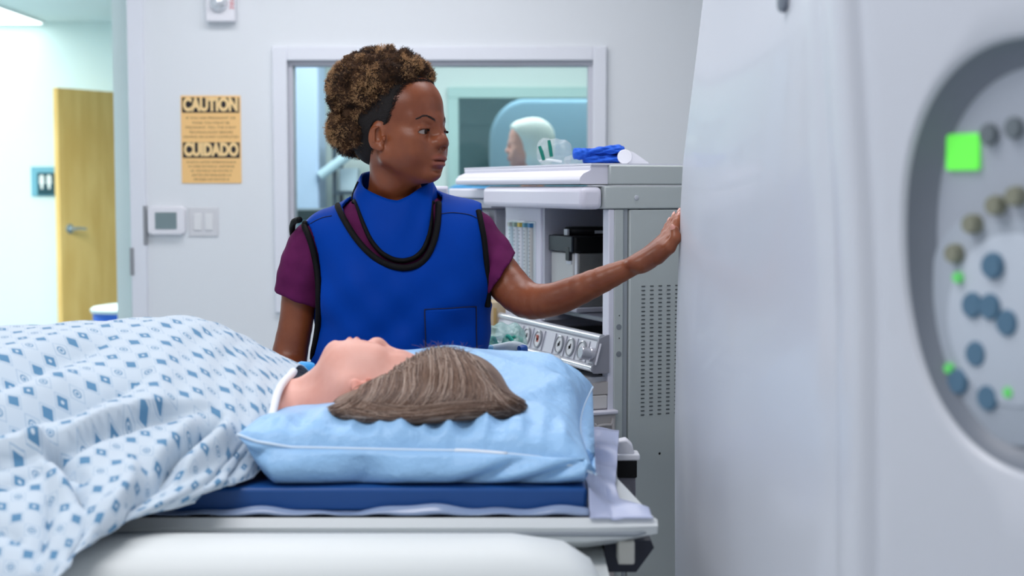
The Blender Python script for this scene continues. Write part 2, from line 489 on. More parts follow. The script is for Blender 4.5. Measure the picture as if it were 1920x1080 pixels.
# other hand, curled on the mattress edge
hd = np.array([.012, -.075, -.004]); hx = np.array([.021, 0, 0])
w1b = w1 + np.array([0, 0, 0.0])
for i in range(4):
    k_ = w1b + hd + hx * (i - 1.5)
    B.cone(w1b + hx * .35 * (i - 1.5), k_, .0150, .0105, .012)
    a = k_ + np.array([0, -.036, -.004]); b = a + np.array([0, -.018, -.012]); c = b + np.array([0, -.010, -.014])
    if i in (0, 3): a = k_ + np.array([0, -.028, -.004]); b = a + np.array([0, -.014, -.010]); c = b + np.array([0, -.008, -.012])
    B.chain([k_, a, b, c], [.0095, .0085, .0078, .0068], .003)
B.chain([w1b + np.array([.014, -.02, 0]), w1b + np.array([.042, -.050, -.006]), w1b + np.array([.052, -.078, -.010]), w1b + np.array([.050, -.10, -.014])], [.014, .0115, .0100, .0080], .004)
# legs
for x0, x1 in ((-.30, -.31), (-.13, -.11)):
    B.chain([(x0, 2.83, .84), (x1, 2.82, .46), (x1, 2.86, .09)], [.085, .055, .036], .03)
    B.cone((x1, 2.87, .035), (x1, 2.72, .03), .034, .030, .03)
V, Q = B.extract(2)
del B
bodyV, bodyQ = V, Q
btree = bvh(V, Q)
body_loc = Vector((-.22, 2.82, 0))
person = empty('person', body_loc, 'person standing in blue apron and maroon top, curly hair, hand pressed to the scanner', 'person')
def person_mesh(name, V, Q, m, smooth=180):
    me = qmesh(name, V - np.array(body_loc), Q); return link(name, me, m, person, smooth)
skin = skin_mat('brown_skin', (138, 76, 46), (120, 62, 36), (142, 78, 66), .37, .5, flush=(166, 98, 68))
def palm_zone(V, L):   # lighter palm side skin of the reaching hand
    return np.clip((V[:, 0] - .285) / .03, 0, 1) * (V[:, 1] < 2.75) * .6
o = person_mesh('body', V, Q, skin)
tint(o.data, V, CH, RH, SH, palm_zone)
for t in (-1, 1): 
    e = eyeball('eye', W, RH, t, (1, -.13, -.16), None, SH)
    e.data.transform(Matrix.Translation(-body_loc)); e.parent = person
# eyelashes and eyebrows
def toperson(o):
    o.data.transform(Matrix.Translation(-body_loc)); o.parent = person; return o
for t in (-1, 1):
    Ls = []
    for a in np.linspace(-1, 1, 30):
        p = W((.0866 - .0066 * a * a, t * (.0335 + .0140 * a), .0102 - .0030 * a * a + .0002 * a))
        d = np.array(RH @ np.array([1.0, t * (.25 + .55 * a), -.05])); d /= np.linalg.norm(d)
        Ls.append([p - d * .0018, p + d * .0016 - Uh * .0006, p + d * .0040 - Uh * .0002])
    Vl, Ql = strands(Ls, .00055); toperson(link('eyelashes', qmesh('lash', Vl, Ql), mat('lash_black', (14, 10, 9), .5)))
    Ls = []
    rng = random.Random(5)
    for _ in range(240):
        a = rng.random(); h = rng.gauss(0, 1) * (.0015 - .0009 * a)
        arch = .0260 + .0095 * math.sin(min(a * 1.25, 1) * math.pi * .62) - .0055 * max(0, a - .62) / .38
        lp = W((.14 - .02 * a, t * (.0150 + .0345 * a), arch + h))
        hit, n_, _i, _d = btree.ray_cast(Vector(lp), Vector(-Fh))
        if hit is None: continue
        p = np.array(hit) + np.array(n_) * .0003
        d = np.array(RH @ np.array([-.25 * a, t * .95, .45 - .75 * a + rng.gauss(0, .12)])); d /= np.linalg.norm(d)
        d -= np.array(n_) * np.dot(d, n_); Ls.append([p, p + d * .0024 + np.array(n_) * .0004, p + d * .0045 + np.array(n_) * .0003])
    Vl, Ql = strands(Ls, .00018); toperson(link('eyebrow', qmesh('brow', Vl, Ql), mat('brow_black', (22, 14, 11), .6)))
# nails
nail_m = mat('nail_polish', (208, 146, 132), .25, coat=.3)
for k, (a, b, r) in enumerate(tips):
    d = b - a; d /= np.linalg.norm(d)
    back = np.array([-1.0, -.25, .12]) if k < 4 else np.array([-.75, -.75, .0]); back -= d * np.dot(back, d); back /= np.linalg.norm(back)
    side = np.cross(d, back)
    import bmesh
    bm = bmesh.new(); bmesh.ops.create_uvsphere(bm, u_segments=16, v_segments=10, radius=1)
    c = b + d * .0015 + back * r * .72
    for v in bm.verts:
        q = np.array(v.co); v.co = Vector(c + side * q[0] * r * .74 + d * (q[1] * .0085 + .0006) + back * (q[2] * .0022 - .0016 * q[0] * q[0]))
    me = bpy.data.meshes.new('nail'); bm.to_mesh(me); bm.free(); toperson(link('fingernail', me, nail_m, None, 180))

# --- short black hair on the skull
X = axis_steps(-.38, -.08, .0022, []); Yg = axis_steps(2.62, 2.96, .0022, []); Z = axis_steps(1.36, 1.70, .0022, [])
C_ = Field(X, Yg, Z)
def LW(p): return CH + SH * (RH @ np.array(p, float))
C_.ell(LW((-.014, 0, .050)), SH * np.array((.0975, .0765, .0875)), RH, .01)
C_.ell(LW((.030, 0, .060)), SH * np.array((.056, .0635, .058)), RH, .02)
C_.ell(LW((-.055, 0, -.005)), SH * np.array((.046, .052, .040)), RH, .02)
C_.ell(LW((-.056, 0, -.022)), SH * np.array((.026, .036, .026)), RH, .02)
# keep off the face: everything ahead of the hairline
gx = C_.a[0][:, None, None] - CH[0]; gy = C_.a[1][None, :, None] - CH[1]; gz = C_.a[2][None, None, :] - CH[2]
lf = (gx * RH[0, 0] + gy * RH[1, 0] + gz * RH[2, 0]) / SH; lr = (gx * RH[0, 1] + gy * RH[1, 1] + gz * RH[2, 1]) / SH; lu = (gx * RH[0, 2] + gy * RH[1, 2] + gz * RH[2, 2]) / SH
line = np.interp(lu, [-.09, -.05, -.02, .0, .03, .055, .08, .10, .13], [-.045, -.035, -.026, -.012, .024, .044, .057, .068, .084]) - .25 * np.abs(lr) * np.clip((lu - .03) / .06, 0, 1)
wob = .0008 * np.sin(lu * 500 + lr * 300) 
C_.D = np.maximum(C_.D, lf - line - wob).astype(np.float32)
ear = np.sqrt(((lf - .0) / .022) ** 2 + ((lu + .004) / .034) ** 2) - 1
C_.D = np.maximum(C_.D, np.where(np.abs(lr) > .05, -ear * .02, -1)).astype(np.float32)
V, Q = C_.extract(2); del C_
hb = (V - CH) @ RH / SH; ln_ = np.interp(hb[:, 2], [-.09, -.05, -.02, .0, .03, .055, .08, .10, .13], [-.045, -.035, -.026, -.012, .024, .044, .057, .068, .084]) - .25 * np.abs(hb[:, 1]) * np.clip((hb[:, 2] - .03) / .06, 0, 1)
nearl = np.nonzero((np.abs(hb[:, 0] - ln_) < .004) & (hb[:, 2] > -.05))[0]
rng = np.random.default_rng(2); Ls = []
for vi in rng.choice(nearl, 9000):
    hit, n_, _i, _d = btree.find_nearest(Vector(V[vi])); n_ = np.array(n_); p = np.array(hit)
    if _d > .0042: continue
    d = RH @ (np.array([1.0, 0, .35]) + rng.normal(size=3) * .5); d -= n_ * np.dot(d, n_); d /= np.linalg.norm(d)
    p = p - d * .003; L = rng.uniform(.004, .0105); bend = rng.normal(size=3) * .001
    Ls.append([p + n_ * .0006, p + d * L * .5 + n_ * .0010 + bend, p + d * L + n_ * .0007])
Vl, Ql = strands(Ls, .00028); person_mesh('hairline_wisps', Vl, Ql, mat('black_hair', (20, 13, 12), .75, bump=.9, bscale=380))
person_mesh('hairline', V, Q, mat('black_hair', (20, 13, 12), .75, bump=.9, bscale=380))

# --- big curly puff
rng = np.random.default_rng(4)
puffs = [((-.048, 0, .097), (.101, .100, .082)), ((.018, .005, .122), (.050, .072, .040)), ((-.086, .01, .022), (.060, .078, .055)), ((-.02, 0, .135), (.070, .075, .046))]
def pw(c): return LW(c)
X = axis_steps(-.44, -.08, .0028, []); Yg = axis_steps(2.60, 3.00, .0028, []); Z = axis_steps(1.36, 1.74, .0028, [])
C_ = Field(X, Yg, Z)
for c, r in puffs: C_.ell(pw(c), SH * (np.array(r) - .012), RH, .015)
surf = []
while len(surf) < 520:
    c, r = puffs[rng.choice(4, p=[.48, .17, .2, .15])]
    d = rng.normal(size=3); d /= np.linalg.norm(d)
    p = np.array(c) + d * (np.array(r) - .009)
    if any((((p - np.array(c2)) / (np.array(r2) - .012)) ** 2).sum() < .93 for c2, r2 in puffs): continue
    if p[0] > .034 and p[2] < .088: continue
    n = d / np.array(r); n /= np.linalg.norm(n)
    surf.append((p, n))
for p, n in surf:
    C_.ell(LW(p), np.array([1, 1, 1]) * rng.uniform(.007, .013), RH, .004)
V, Q = C_.extract(1)
N_ = V - LW((-.04, 0, .08)); N_ /= np.linalg.norm(N_, axis=1)[:, None]
def n3(V, f, s): return np.sin(V[:, 0] * f + s) * np.sin(V[:, 1] * f * 1.13 + 2 * s) * np.sin(V[:, 2] * f * .93 + 3 * s)
V = V + N_ * (.0035 * n3(V, 520, 1) + .0022 * n3(V, 900, 2))[:, None]
curly = mat('curly_hair', (38, 27, 22), .7, spec=.15, rgb2=(92, 66, 46), nscale=20, bump=.8, bscale=600)  # dark roots, made darker to put shade into the gaps between curls
hair = person_mesh('hair', V, Q, curly)
curl_cols = [mat('curl_dark', (44, 31, 26), .6, spec=.25), mat('curl_brown', (104, 73, 50), .6, spec=.25), mat('curl_gold', (192, 150, 106), .6, spec=.3)]
LsC = [[], [], []]
for si, (p0, n0) in enumerate(surf):
    # light and dark clumps lie together; the top middle is darker
    g_ = .5 + .62 * math.sin(p0[0] * 70 + 1.2 * math.sin(p0[1] * 60)) * math.sin(p0[2] * 62 + p0[1] * 45 + 1) + rng.normal() * .28
    if p0[2] > .150 and abs(p0[0] + .02) < .05: g_ -= .25
    cR = rng.uniform(.012, .0175)
    for _ in range(100):
        d = n0 * .9 + rng.normal(size=3) * .8; d /= np.linalg.norm(d)
        if np.dot(d, n0) < -.15: continue
        p = p0 + d * cR * rng.uniform(.25, .8)
        L = rng.uniform(.004, .0085); R0 = rng.uniform(.0010, .0022); turns = rng.uniform(1.0, 2.4); ph = rng.uniform(0, 6.28)
        u = np.cross(d, [.3, .2, .9]); u /= np.linalg.norm(u); v = np.cross(d, u)
        t = np.linspace(0, 1, 11)
        q = p[None] + np.outer(t * L, d) + R0 * (np.outer(np.cos(ph + t * turns * 6.28), u) + np.outer(np.sin(ph + t * turns * 6.28), v)) * (.5 + .5 * t)[:, None]
        if (q[:, 0] > .036).any() and q[:, 2].min() < .094: continue
        h_ = g_ + rng.normal() * .16
        LsC[0 if h_ < .28 else 1 if h_ < .56 else 2].append(CH + SH * q @ RH.T)
for k_ in range(3):
    Vl, Ql = strands(LsC[k_], .00036)
    toperson(link('curls', qmesh('curls', Vl, Ql), curl_cols[k_], None, 180))
del C_

# --- maroon scrub top and trousers
maroon = mat('maroon_cloth', (92, 28, 76), .85, sheen=.0, spec=.15, noise=.10, nscale=40, bump=.15, bscale=900)
X = axis_steps(-.62, .12, .0036, []); Yg = axis_steps(2.60, 3.02, .0040, []); Z = axis_steps(.80, 1.44, .0036, [])
S = Field(X, Yg, Z); torso(S, .007)
S.limb([T(588, 460, .015), P(566, 520, 2.82), P(556, 600, 2.82)], [.047, .0445, .042], .010)
S.limb([T(888, 450, .020), P(940, 518, 2.80), P(985, 561, 2.755)], [.050, .0475, .0455], .010)
gx, gy, gz = S.a[0][:, None, None], S.a[1][None, :, None], S.a[2][None, None, :]
def plane_cut(pt, n): 
    n = np.array(n, float); n /= np.linalg.norm(n)
    return (gx - pt[0]) * n[0] + (gy - pt[1]) * n[1] + (gz - pt[2]) * n[2]
a, b = P(524, 548, 2.82), P(588, 573, 2.82); t_ = b - a
S.D = np.where(gx < T(600, 0)[0], np.maximum(S.D, plane_cut((a + b) / 2, (t_[2], 0, -t_[0]))), S.D).astype(np.float32)
a, b = P(960, 487, 2.78), P(917, 548, 2.78); t_ = b - a
S.D = np.where(gx > T(895, 0)[0], np.maximum(S.D, -plane_cut((a + b) / 2, (t_[2], .0, -t_[0]))), S.D).astype(np.float32)
cn = T(741, 370, .0)                                             # neck opening
S.D = np.maximum(S.D, .068 - np.sqrt((gx - cn[0]) ** 2 + (gy - cn[1]) ** 2) * np.ones_like(gz) - np.clip((cn[2] - .04 - gz), 0, 1) * 2).astype(np.float32)
S.D = S.D + (.0016 * np.sin(gx * 90 + gz * 60) * np.sin(gz * 110 - gx * 45)).astype(np.float32)
V, Q = S.extract(7); del S
person_mesh('scrub_top', V, Q, maroon)
X = axis_steps(-.46, .02, .008, []); Yg = axis_steps(2.68, 2.98, .008, []); Z = axis_steps(.02, .98, .008, [])
S = Field(X, Yg, Z); S.ell(T(748, 880), (.170, .120, .13), k=.05)
for x0, x1 in ((-.30, -.31), (-.13, -.11)): S.chain([(x0, 2.83, .84), (x1, 2.82, .46), (x1, 2.85, .07)], [.100, .078, .066], .03)
V, Q = S.extract(3); del S; person_mesh('trousers', V, Q, maroon)
X = axis_steps(-.38, -.04, .005, []); Yg = axis_steps(2.64, 2.96, .005, []); Z = axis_steps(-.01, .14, .005, [])
S = Field(X, Yg, Z)
for x1 in (-.31, -.11):
    S.cone((x1, 2.88, .045), (x1, 2.72, .035), .044, .038, .02); S.ell((x1, 2.79, .015), (.045, .12, .014), k=.01)
V, Q = S.extract(2); del S; person_mesh('shoes', V, Q, mat('white_shoe', (220, 222, 226), .6))

# --- blue lead apron
blue = mat('apron_blue', (0, 60, 158), .55, spec=.07, noise=.05, nscale=10, bump=.10, bscale=700)
piping_m = mat('black_binding', (8, 8, 11), .7, spec=.2, bump=.2, bscale=900)
X = axis_steps(-.50, .06, .0032, []); Yg = axis_steps(2.58, 3.02, .0034, []); Z = axis_steps(.40, 1.42, .0036, [])
S = Field(X, Yg, Z)
def apron_form(S, o):
    torso(S, o)
    S.ell(T(752, 600, -.01), np.array((.157, .100, .24)) + o, k=.04)
    S.ell(T(868, 500, .0), np.array((.046, .066, .10)) + o, k=.05)
    S.ell(T(752, 800, -.01), np.array((.165, .112, .26)) + o, k=.05)
    S.cone(T(752, 860, -.0), T(752, 1290, -.0), .13 + o, .15 + o, k=.06)
apron_form(S, .015); outer = S.D.copy()
Vo, Qo = S.extract(1); otree = bvh(Vo, Qo); del Vo, Qo
gx, gy, gz = S.a[0][:, None, None], S.a[1][None, :, None], S.a[2][None, None, :]
Fq = lambda a, b, Y=2.72: (P(a, b, Y)[0], P(a, b, Y)[2])
front = [(546, 330), (548, 405), (562, 412), (578, 440), (590, 480), (597, 530), (597, 600), (591, 640), (583, 670), (560, 700), (400, 720), (400, 1240), (1150, 1240), (1150, 700), (940, 640), (917, 560), (914, 520), (908, 450), (902, 405), (900, 330),
         (826, 330), (824, 380), (824, 415), (818, 450), (805, 480), (785, 500), (757, 507), (730, 501), (700, 484), (670, 453), (650, 421), (634, 390), (628, 330)]
back = [(546, 330), (548, 420), (575, 470), (585, 560), (575, 650), (540, 700), (400, 720), (400, 1240), (1150, 1240), (1150, 700), (940, 640), (905, 560), (905, 470), (905, 400), (900, 330), (815, 330), (800, 400), (740, 425), (680, 400), (640, 330)]
pf = poly_sdf([Fq(*p) for p in front], S.a[0], S.a[2]); pb = poly_sdf([Fq(a, b, 2.86) for a, b in back], S.a[0], S.a[2])
msk = np.clip((gy - 2.80) / .03, 0, 1)
region = pf[:, None, :] * (1 - msk) + pb[:, None, :] * msk
wr_ = (.0022 * np.sin((gx * 1.0 + gz * .8) * 75 + 2 * np.sin(gz * 12)) * np.exp(-((gz - 1.2) / .10) ** 2)
       + .0030 * np.sin((gz * 1.1 - gx * .75) * 52 + 1.5 * np.sin(gx * 14)) * np.clip((1.28 - gz) / .15, 0, 1) + .0016 * np.sin(gz * 120 + gx * 90) * np.clip((1.10 - gz) / .1, 0, 1))
shell = np.maximum(outer - wr_, -(outer + .006 - wr_))
S.D = np.maximum(shell, region).astype(np.float32)
V, Q = S.extract(1)
atree = bvh(V, Q)
person_mesh('apron', V, Q, blue, 70)
def seam(name, pts, r, m, tree=atree, off=0.0, n=60, sides=8, Yn=2.72, closed=False):
    c = catmull(pts, n); W3 = []
    for x, y in c:
        if r < .003:
            W3.append(cast(tree, x, y, Yn, off + .0003)[0]); continue
        W3.append(cast(otree, x, y, 2.80, .0005)[0])
    W3 = np.array(W3)
    for _ in range(5): W3[1:-1] = (W3[:-2] + 2 * W3[1:-1] + W3[2:]) / 4
    ob = MB().tube(W3, r, sides).obj(name, m, None, 180)
    return toperson(ob)
neckline = [(629, 378), (633, 386), (640, 402), (650, 420), (670, 451), (700, 482), (730, 498), (757, 503), (785, 497), (803, 478), (815, 449), (821, 415), (822, 381)]
seam('neck_binding', neckline, .0064, piping_m)
seam('armhole_binding', [(556, 408), (565, 416), (578, 440), (590, 480), (597, 530), (597, 600), (592, 640), (585, 672)], .0064, piping_m)
seam('armhole_binding', [(897, 396), (902, 420), (908, 455), (913, 515), (915, 552), (914, 575)], .0062, piping_m)
# the back edge of the shoulder strap that shows over the sleeve
toperson(MB().tube(catmull([P(562, 412, 2.775), P(552, 415, 2.80), P(548, 425, 2.83), P(549, 440, 2.85), P(552, 452, 2.865)], 24), .0062, 8).obj('armhole_binding', piping_m, None, 180))
# pocket: a patch of cloth lying on the apron
G = []
for i in range(29):
    row = []
    for j in range(33):
        u, v = i / 28, j / 32
        x = 795 + (891 - 795) * u + 1.5 * v; y = 582 - 8 * u + (720 - 578) * v
        p, nn = cast(atree, x, y, 2.70, .0022 + .0010 * math.sin(math.pi * u) * (1 - v)); row.append(p)
    G.append(row)
toperson(solid(MB().grid(G).obj('pocket', blue, None, 180), .0016, -1))
navy = mat('navy_stitch', (6, 18, 60), .7)
seam('stitching', [(796, 581), (797, 640), (798, 718)], .0011, navy, off=.004)
seam('stitching', [(890, 575), (891, 640), (892, 718)], .0011, navy, off=.004)
seam('stitching', [(795, 581), (840, 577), (891, 574)], .0009, navy, off=.004)
seam('shoulder_seam', [(576, 424), (590, 415), (606, 408), (622, 405)], .0008, navy, off=.0003)
seam('shoulder_seam', [(828, 401), (850, 399), (880, 403), (899, 412)], .0008, navy, off=.0003)
del S

# --- thyroid collar: a standing band round the neck with a bib on the chest
nk = T(740, 372, .0)
def collar_pts(phi):
    """top and bottom of the collar at the angle phi (0 = front, + = towards the scanner)"""
    d = math.degrees(phi); a = abs(d)
    if d < 0: top_y = np.interp(a, [0, 12, 35, 62, 90, 130, 180], [376, 373, 361, 347, 326, 320, 322])
    else: top_y = np.interp(a, [0, 5, 18, 35, 62, 90, 130, 180], [376, 374, 366, 352, 340, 336, 328, 322])
    cx = np.interp(d, [-180, -90, 0, 90, 180], [738, 741, 748, 741, 738])
    rad = np.interp(a, [0, 50, 90, 180], [.082, .079, .070, .062])
    top = np.array([P(cx, 0, YB)[0] + rad * math.sin(phi), YB + .008 - rad * math.cos(phi), P(740, top_y, YB - .07 * math.cos(phi))[2]])
    return top
X3 = []
bib = {  # outline of the lower edge seen from the front
    'x': [-90, -70, -55, -45, -35, -25, -15, 0, 15, 25, 35, 50, 70, 90], }
G = []
NU = 120
for i in range(NU):
    phi = -math.pi + 2 * math.pi * i / NU; d = math.degrees(phi); a = abs(d)
    top = collar_pts(phi)
    if a < 75:
        if d < 0: bx = np.interp(a, [0, 12, 24, 36, 48, 60, 75], [757, 738, 718, 700, 687, 679, 672]); by = np.interp(a, [0, 12, 24, 36, 48, 60, 75], [491, 488, 477, 455, 424, 398, 380])
        else: bx = np.interp(a, [0, 12, 24, 36, 48, 60, 75], [757, 776, 791, 801, 804, 803, 803]); by = np.interp(a, [0, 12, 24, 36, 48, 60, 75], [491, 487, 472, 446, 420, 398, 385])
        p, nn = cast(atree if a < 0 else btree, bx, by, 2.75, .016)
        bot = p
    else:
        rr = .083; bot = np.array([nk[0] + rr * math.sin(phi), YB + .01 - rr * math.cos(phi), nk[2] - .015 + .02 * math.cos(phi)])
    row = []
    for j in range(17):
        v = j / 16; p = top * (1 - v) + bot * v
        # keeps its own stiff shape, bulging slightly
        out = np.array([math.sin(phi), -math.cos(phi), 0])
        p = p + out * (.006 * math.sin(math.pi * v) + (.0018 * math.sin(phi * 7 + v * 5) * v * (1 - v) * 4))
        row.append(p)
    G.append(row)
for _ in range(2):
    g = np.array(G); g = (np.roll(g, 1, 0) + 2 * g + np.roll(g, -1, 0)) / 4; g[:, 0] = np.array(G)[:, 0] * .5 + g[:, 0] * .5; G = g
G = [[np.array(p) for p in row] for row in G]
co = solid(MB().grid(G, closed_u=True).obj('collar', blue, None, 180), .0045, -1); toperson(co)
edge = [G[i % NU][-1] for i in range(NU + 1)]
ed = [G[i][-1] for i in range(int(NU * .5 - NU * .21), int(NU * .5 + NU * .21) + 1)]
toperson(MB().tube(ed, .0048, 8).obj('collar_binding', piping_m, None, 180))
# side edge of the bib as bound seams rising to the neck
toperson(MB().tube([np.array(G[int(NU*.5-NU*.21)][j]) for j in range(16, 1, -2)], .0030, 8).obj('collar_binding', piping_m, None, 180))
# ================================================================== the patient on the table
pat_loc = Vector((-.62, 2.18, .995))
patient = empty('person', pat_loc, 'person lying on the table in a patterned gown, grey-brown hair on the pillow', 'person')
def topat(o):
    o.data.transform(Matrix.Translation(-pat_loc)); o.parent = patient; return o
# head frame: crown towards the scanner, face up and turned away from the camera, chin lifted
up0 = np.array([1.0, .10, -.02]); up0 /= np.linalg.norm(up0)
f0 = np.array([.0, .50, .87]); f0 -= up0 * np.dot(f0, up0); f0 /= np.linalg.norm(f0)
lift = math.radians(14)
fP = f0 * math.cos(lift) + up0 * math.sin(lift); uP = up0 * math.cos(lift) - f0 * math.sin(lift)
rP = np.cross(fP, uP); RP = np.stack([fP, rP, uP], 1); SP = 1.0
CP = P(694, 762, 2.13)
X = axis_steps(-1.75, .10, .010, [(-.62, -.30, .004), (-.30, -.02, .0022)])
Yg = axis_steps(1.80, 2.58, .009, [(1.98, 2.30, .0024)])
Z = axis_steps(.97, 1.34, .007, [(1.03, 1.24, .0024)])
B = Field(X, Yg, Z)
WP = head_parts(B, CP, RP, SP, eyes='closed')
# neck, shoulders, trunk
nb = P(540, 778, 2.17)
B.cone(WP((-.024, 0, -.035)), nb, .050, .046, .03)
B.cone(WP((.040, 0, -.060)), P(564, 750, 2.19), .026, .030, .02)
sh1 = P(466, 815, 2.06); sh2 = P(500, 752, 2.40)
B.cone(nb, sh1, .044, .036, .02); B.cone(nb, sh2, .042, .038, .02)
B.cone(sh1, sh2, .036, k=.03)
B.ell((-.62, 2.22, 1.065), (.24, .150, .085), k=.05)
B.ell((-.88, 2.22, 1.065), (.24, .145, .080), k=.05)
B.ell((-1.10, 2.22, 1.065), (.16, .155, .078), k=.05)
B.chain([sh1, (-.60, 1.975, 1.030), (-.86, 1.96, 1.018)], [.042, .036, .032], .03)
B.chain([(-.86, 1.96, 1.018), (-1.02, 1.96, 1.015), (-1.12, 1.96, 1.015)], [.036, .028, .024], .02)
B.chain([sh2, (-.60, 2.42, 1.030), (-.86, 2.44, 1.020), (-1.12, 2.45, 1.015)], [.042, .036, .032, .024], .03)
for y in (1.955, 2.45):
    B.cone((-1.12, y, 1.015), (-1.17, y, 1.012), .022, .016, .01)
    for q in range(4): B.chain([(-1.16, y - .027 + .018 * q, 1.012), (-1.20, y - .030 + .020 * q, 1.014), (-1.235 + .006 * abs(q - 1.3), y - .031 + .021 * q, 1.006)], [.009, .0085, .007], .004)
    B.chain([(-1.13, y + (.02 if y < 2.2 else -.02), 1.015), (-1.17, y + (.045 if y < 2.2 else -.045), 1.012)], [.011, .008], .005)
for y in (2.12, 2.31): B.chain([(-1.15, y, 1.062), (-1.45, y, 1.048), (-1.70, y, 1.040)], [.066, .052, .044], .03)
V, Q = B.extract(2); del B
ptree = bvh(V, Q)
pskin = skin_mat('fair_skin', (226, 172, 158), (216, 156, 140), (190, 112, 108), .48, .4, flush=(214, 120, 100))
o = topat(link('body', qmesh('body', V, Q), pskin, None, 180))
def ear_zone(V, L): return np.clip(np.exp(-((np.abs(L[:, 1]) - .078) / .012) ** 2 - (L[:, 0] / .022) ** 2 - ((L[:, 2]) / .034) ** 2) * .8, 0, 1)
tint(o.data, V, CP, RP, SP, ear_zone)
for t in (-1, 1): topat(eyeball('eye', WP, RP, t, (1, 0, -.1), None, SP * .98))

# --- hair: a smooth mass plus strands swept back from the face to the pillow
def LP(p): return CP + SP * (RP @ np.array(p, float))
hm = Field(axis_steps(-.34, .08, .003, []), axis_steps(1.92, 2.36, .003, []), axis_steps(1.00, 1.26, .003, []))
hm.ell(LP((-.012, 0, .058)), SP * np.array((.108, .088, .098)), RP, .01)
hm.ell(LP((.040, 0, .080)), SP * np.array((.066, .076, .058)), RP, .02)
hm.ell(P(770, 752, 2.07), (.110, .075, .028), k=.03)
hm.ell(P(775, 768, 2.01), (.125, .050, .018), k=.02)
hm.ell(P(945, 764, 2.04), (.034, .030, .010), k=.03)
hm.ell(P(700, 776, 2.07), (.085, .045, .014), k=.02)
hm.ell(P(880, 745, 2.09), (.055, .075, .035), k=.03)
hm.ell(P(850, 722, 2.12), (.070, .085, .050), k=.03)
hm.ell(P(935, 760, 2.08), (.045, .032, .014), k=.02)
x_, y_, z_ = hm.a[0][:, None, None] - CP[0], hm.a[1][None, :, None] - CP[1], hm.a[2][None, None, :] - CP[2]
lf = (x_ * RP[0, 0] + y_ * RP[1, 0] + z_ * RP[2, 0]); lr = (x_ * RP[0, 1] + y_ * RP[1, 1] + z_ * RP[2, 1]); lu = (x_ * RP[0, 2] + y_ * RP[1, 2] + z_ * RP[2, 2])
line = np.interp(lu, [-.10, -.05, -.01, .01, .03, .055, .085, .12], [-.045, -.026, -.004, .016, .050, .078, .100, .120])
hm.D = np.maximum(hm.D, lf - line).astype(np.float32)
V, Q = hm.extract(3); del hm
htree = bvh(V, Q)
hm_mat = mat('grey_brown_hair', (92, 70, 58), .5, spec=.5, rgb2=(136, 114, 99), nscale=16, bump=.35, bscale=220)
topat(link('hair', qmesh('hairmass', V, Q), hm_mat, None, 180))
rs = random.Random(3)
starts = []
Ls = {0: [], 1: [], 2: []}
def on_hair(p, off):
    h, n, i, d = htree.find_nearest(Vector(p)); n = np.array(n); return np.array(h) + n * off, n
# guide lines seen from the camera: from the parting at the top of the forehead over the side of the head, down and back
guides = [
    [(690, 694), (682, 722), (670, 752), (630, 772), (600, 778)],
    [(715, 678), (708, 712), (692, 748), (662, 776), (610, 780)],
    [(740, 666), (736, 705), (728, 742), (700, 770), (655, 786)],
    [(768, 657), (766, 700), (760, 740), (735, 768), (690, 786)],
    [(796, 650), (800, 690), (795, 730), (775, 762), (735, 784)],
    [(825, 652), (836, 686), (834, 722), (820, 754), (785, 778)],
    [(848, 657), (866, 690), (872, 724), (866, 752), (840, 772)],
    [(868, 668), (892, 700), (904, 728), (908, 750), (900, 768)],
    [(885, 684), (908, 712), (925, 738), (940, 754), (960, 768)],
    [(900, 704), (920, 730), (940, 748), (962, 758), (984, 768)],
]
gs = [catmull(g, 26) for g in guides]
sweep = [[(655, 770), (720, 778), (800, 774), (880, 766), (975, 764)], [(690, 762), (760, 772), (840, 764), (910, 758), (980, 770)], [(610, 776), (680, 786), (760, 784), (840, 776), (930, 770)]]
ss = [catmull(g, 26) for g in sweep]
def lay(path2d, j, Yn, lift0=.0, lift1=.0):
    out = []
    r0 = None
    for q, (x, y) in enumerate(path2d):
        r = Vector(ray(x, y)).normalized(); o_ = Vector((0, 0, CAMH))
        hit, n, i, d = htree.ray_cast(o_ + r * 1.2, r)
        if hit is None: hit, n, i, d = htree.find_nearest(Vector(P(x, y, Yn)))
        n = np.array(n); 
        out.append(np.array(hit) + n * (j + lift0))
    out = np.array(out)
    for _ in range(3): out[1:-1] = (out[:-2] + 2 * out[1:-1] + out[2:]) / 4
    return out
for _ in range(3600):
    if rs.random() < .80:
        a = rs.random() * (len(gs) - 1.001); i = int(a); u = a - i
        g = gs[i] * (1 - u) + gs[i + 1] * u
        s0 = int(rs.random() ** 2 * 8); s1_ = 26 - int(rs.random() ** 2 * 8)
    else:
        a = rs.random() * 2.999; i = int(a); g = ss[i]
        s0 = int(rs.random() * 9); s1_ = 26 - int(rs.random() * 9)
    g = g[s0:s1_] + np.array([rs.gauss(0, 5), rs.gauss(0, 3.2)]) + np.linspace(0, 1, s1_ - s0)[:, None] * np.array([rs.gauss(0, 9), rs.gauss(0, 4)]) * 1.0
    if len(g) < 5: continue
    p = lay(g, rs.uniform(.0002, .0042), 2.06)
    Ls[0 if rs.random() < .45 else 1 if rs.random() < .6 else 2].append(p)
cols = [('hair_mid', (124, 98, 82)), ('hair_dark', (84, 61, 49)), ('hair_grey', (172, 152, 138))]
for k_, (nm, c) in enumerate(cols):
    Vl, Ql = strands(Ls[k_], .00075)
    topat(link('hair_strands', qmesh('s', Vl, Ql), mat(nm, c, .42, spec=.5), None, 180))
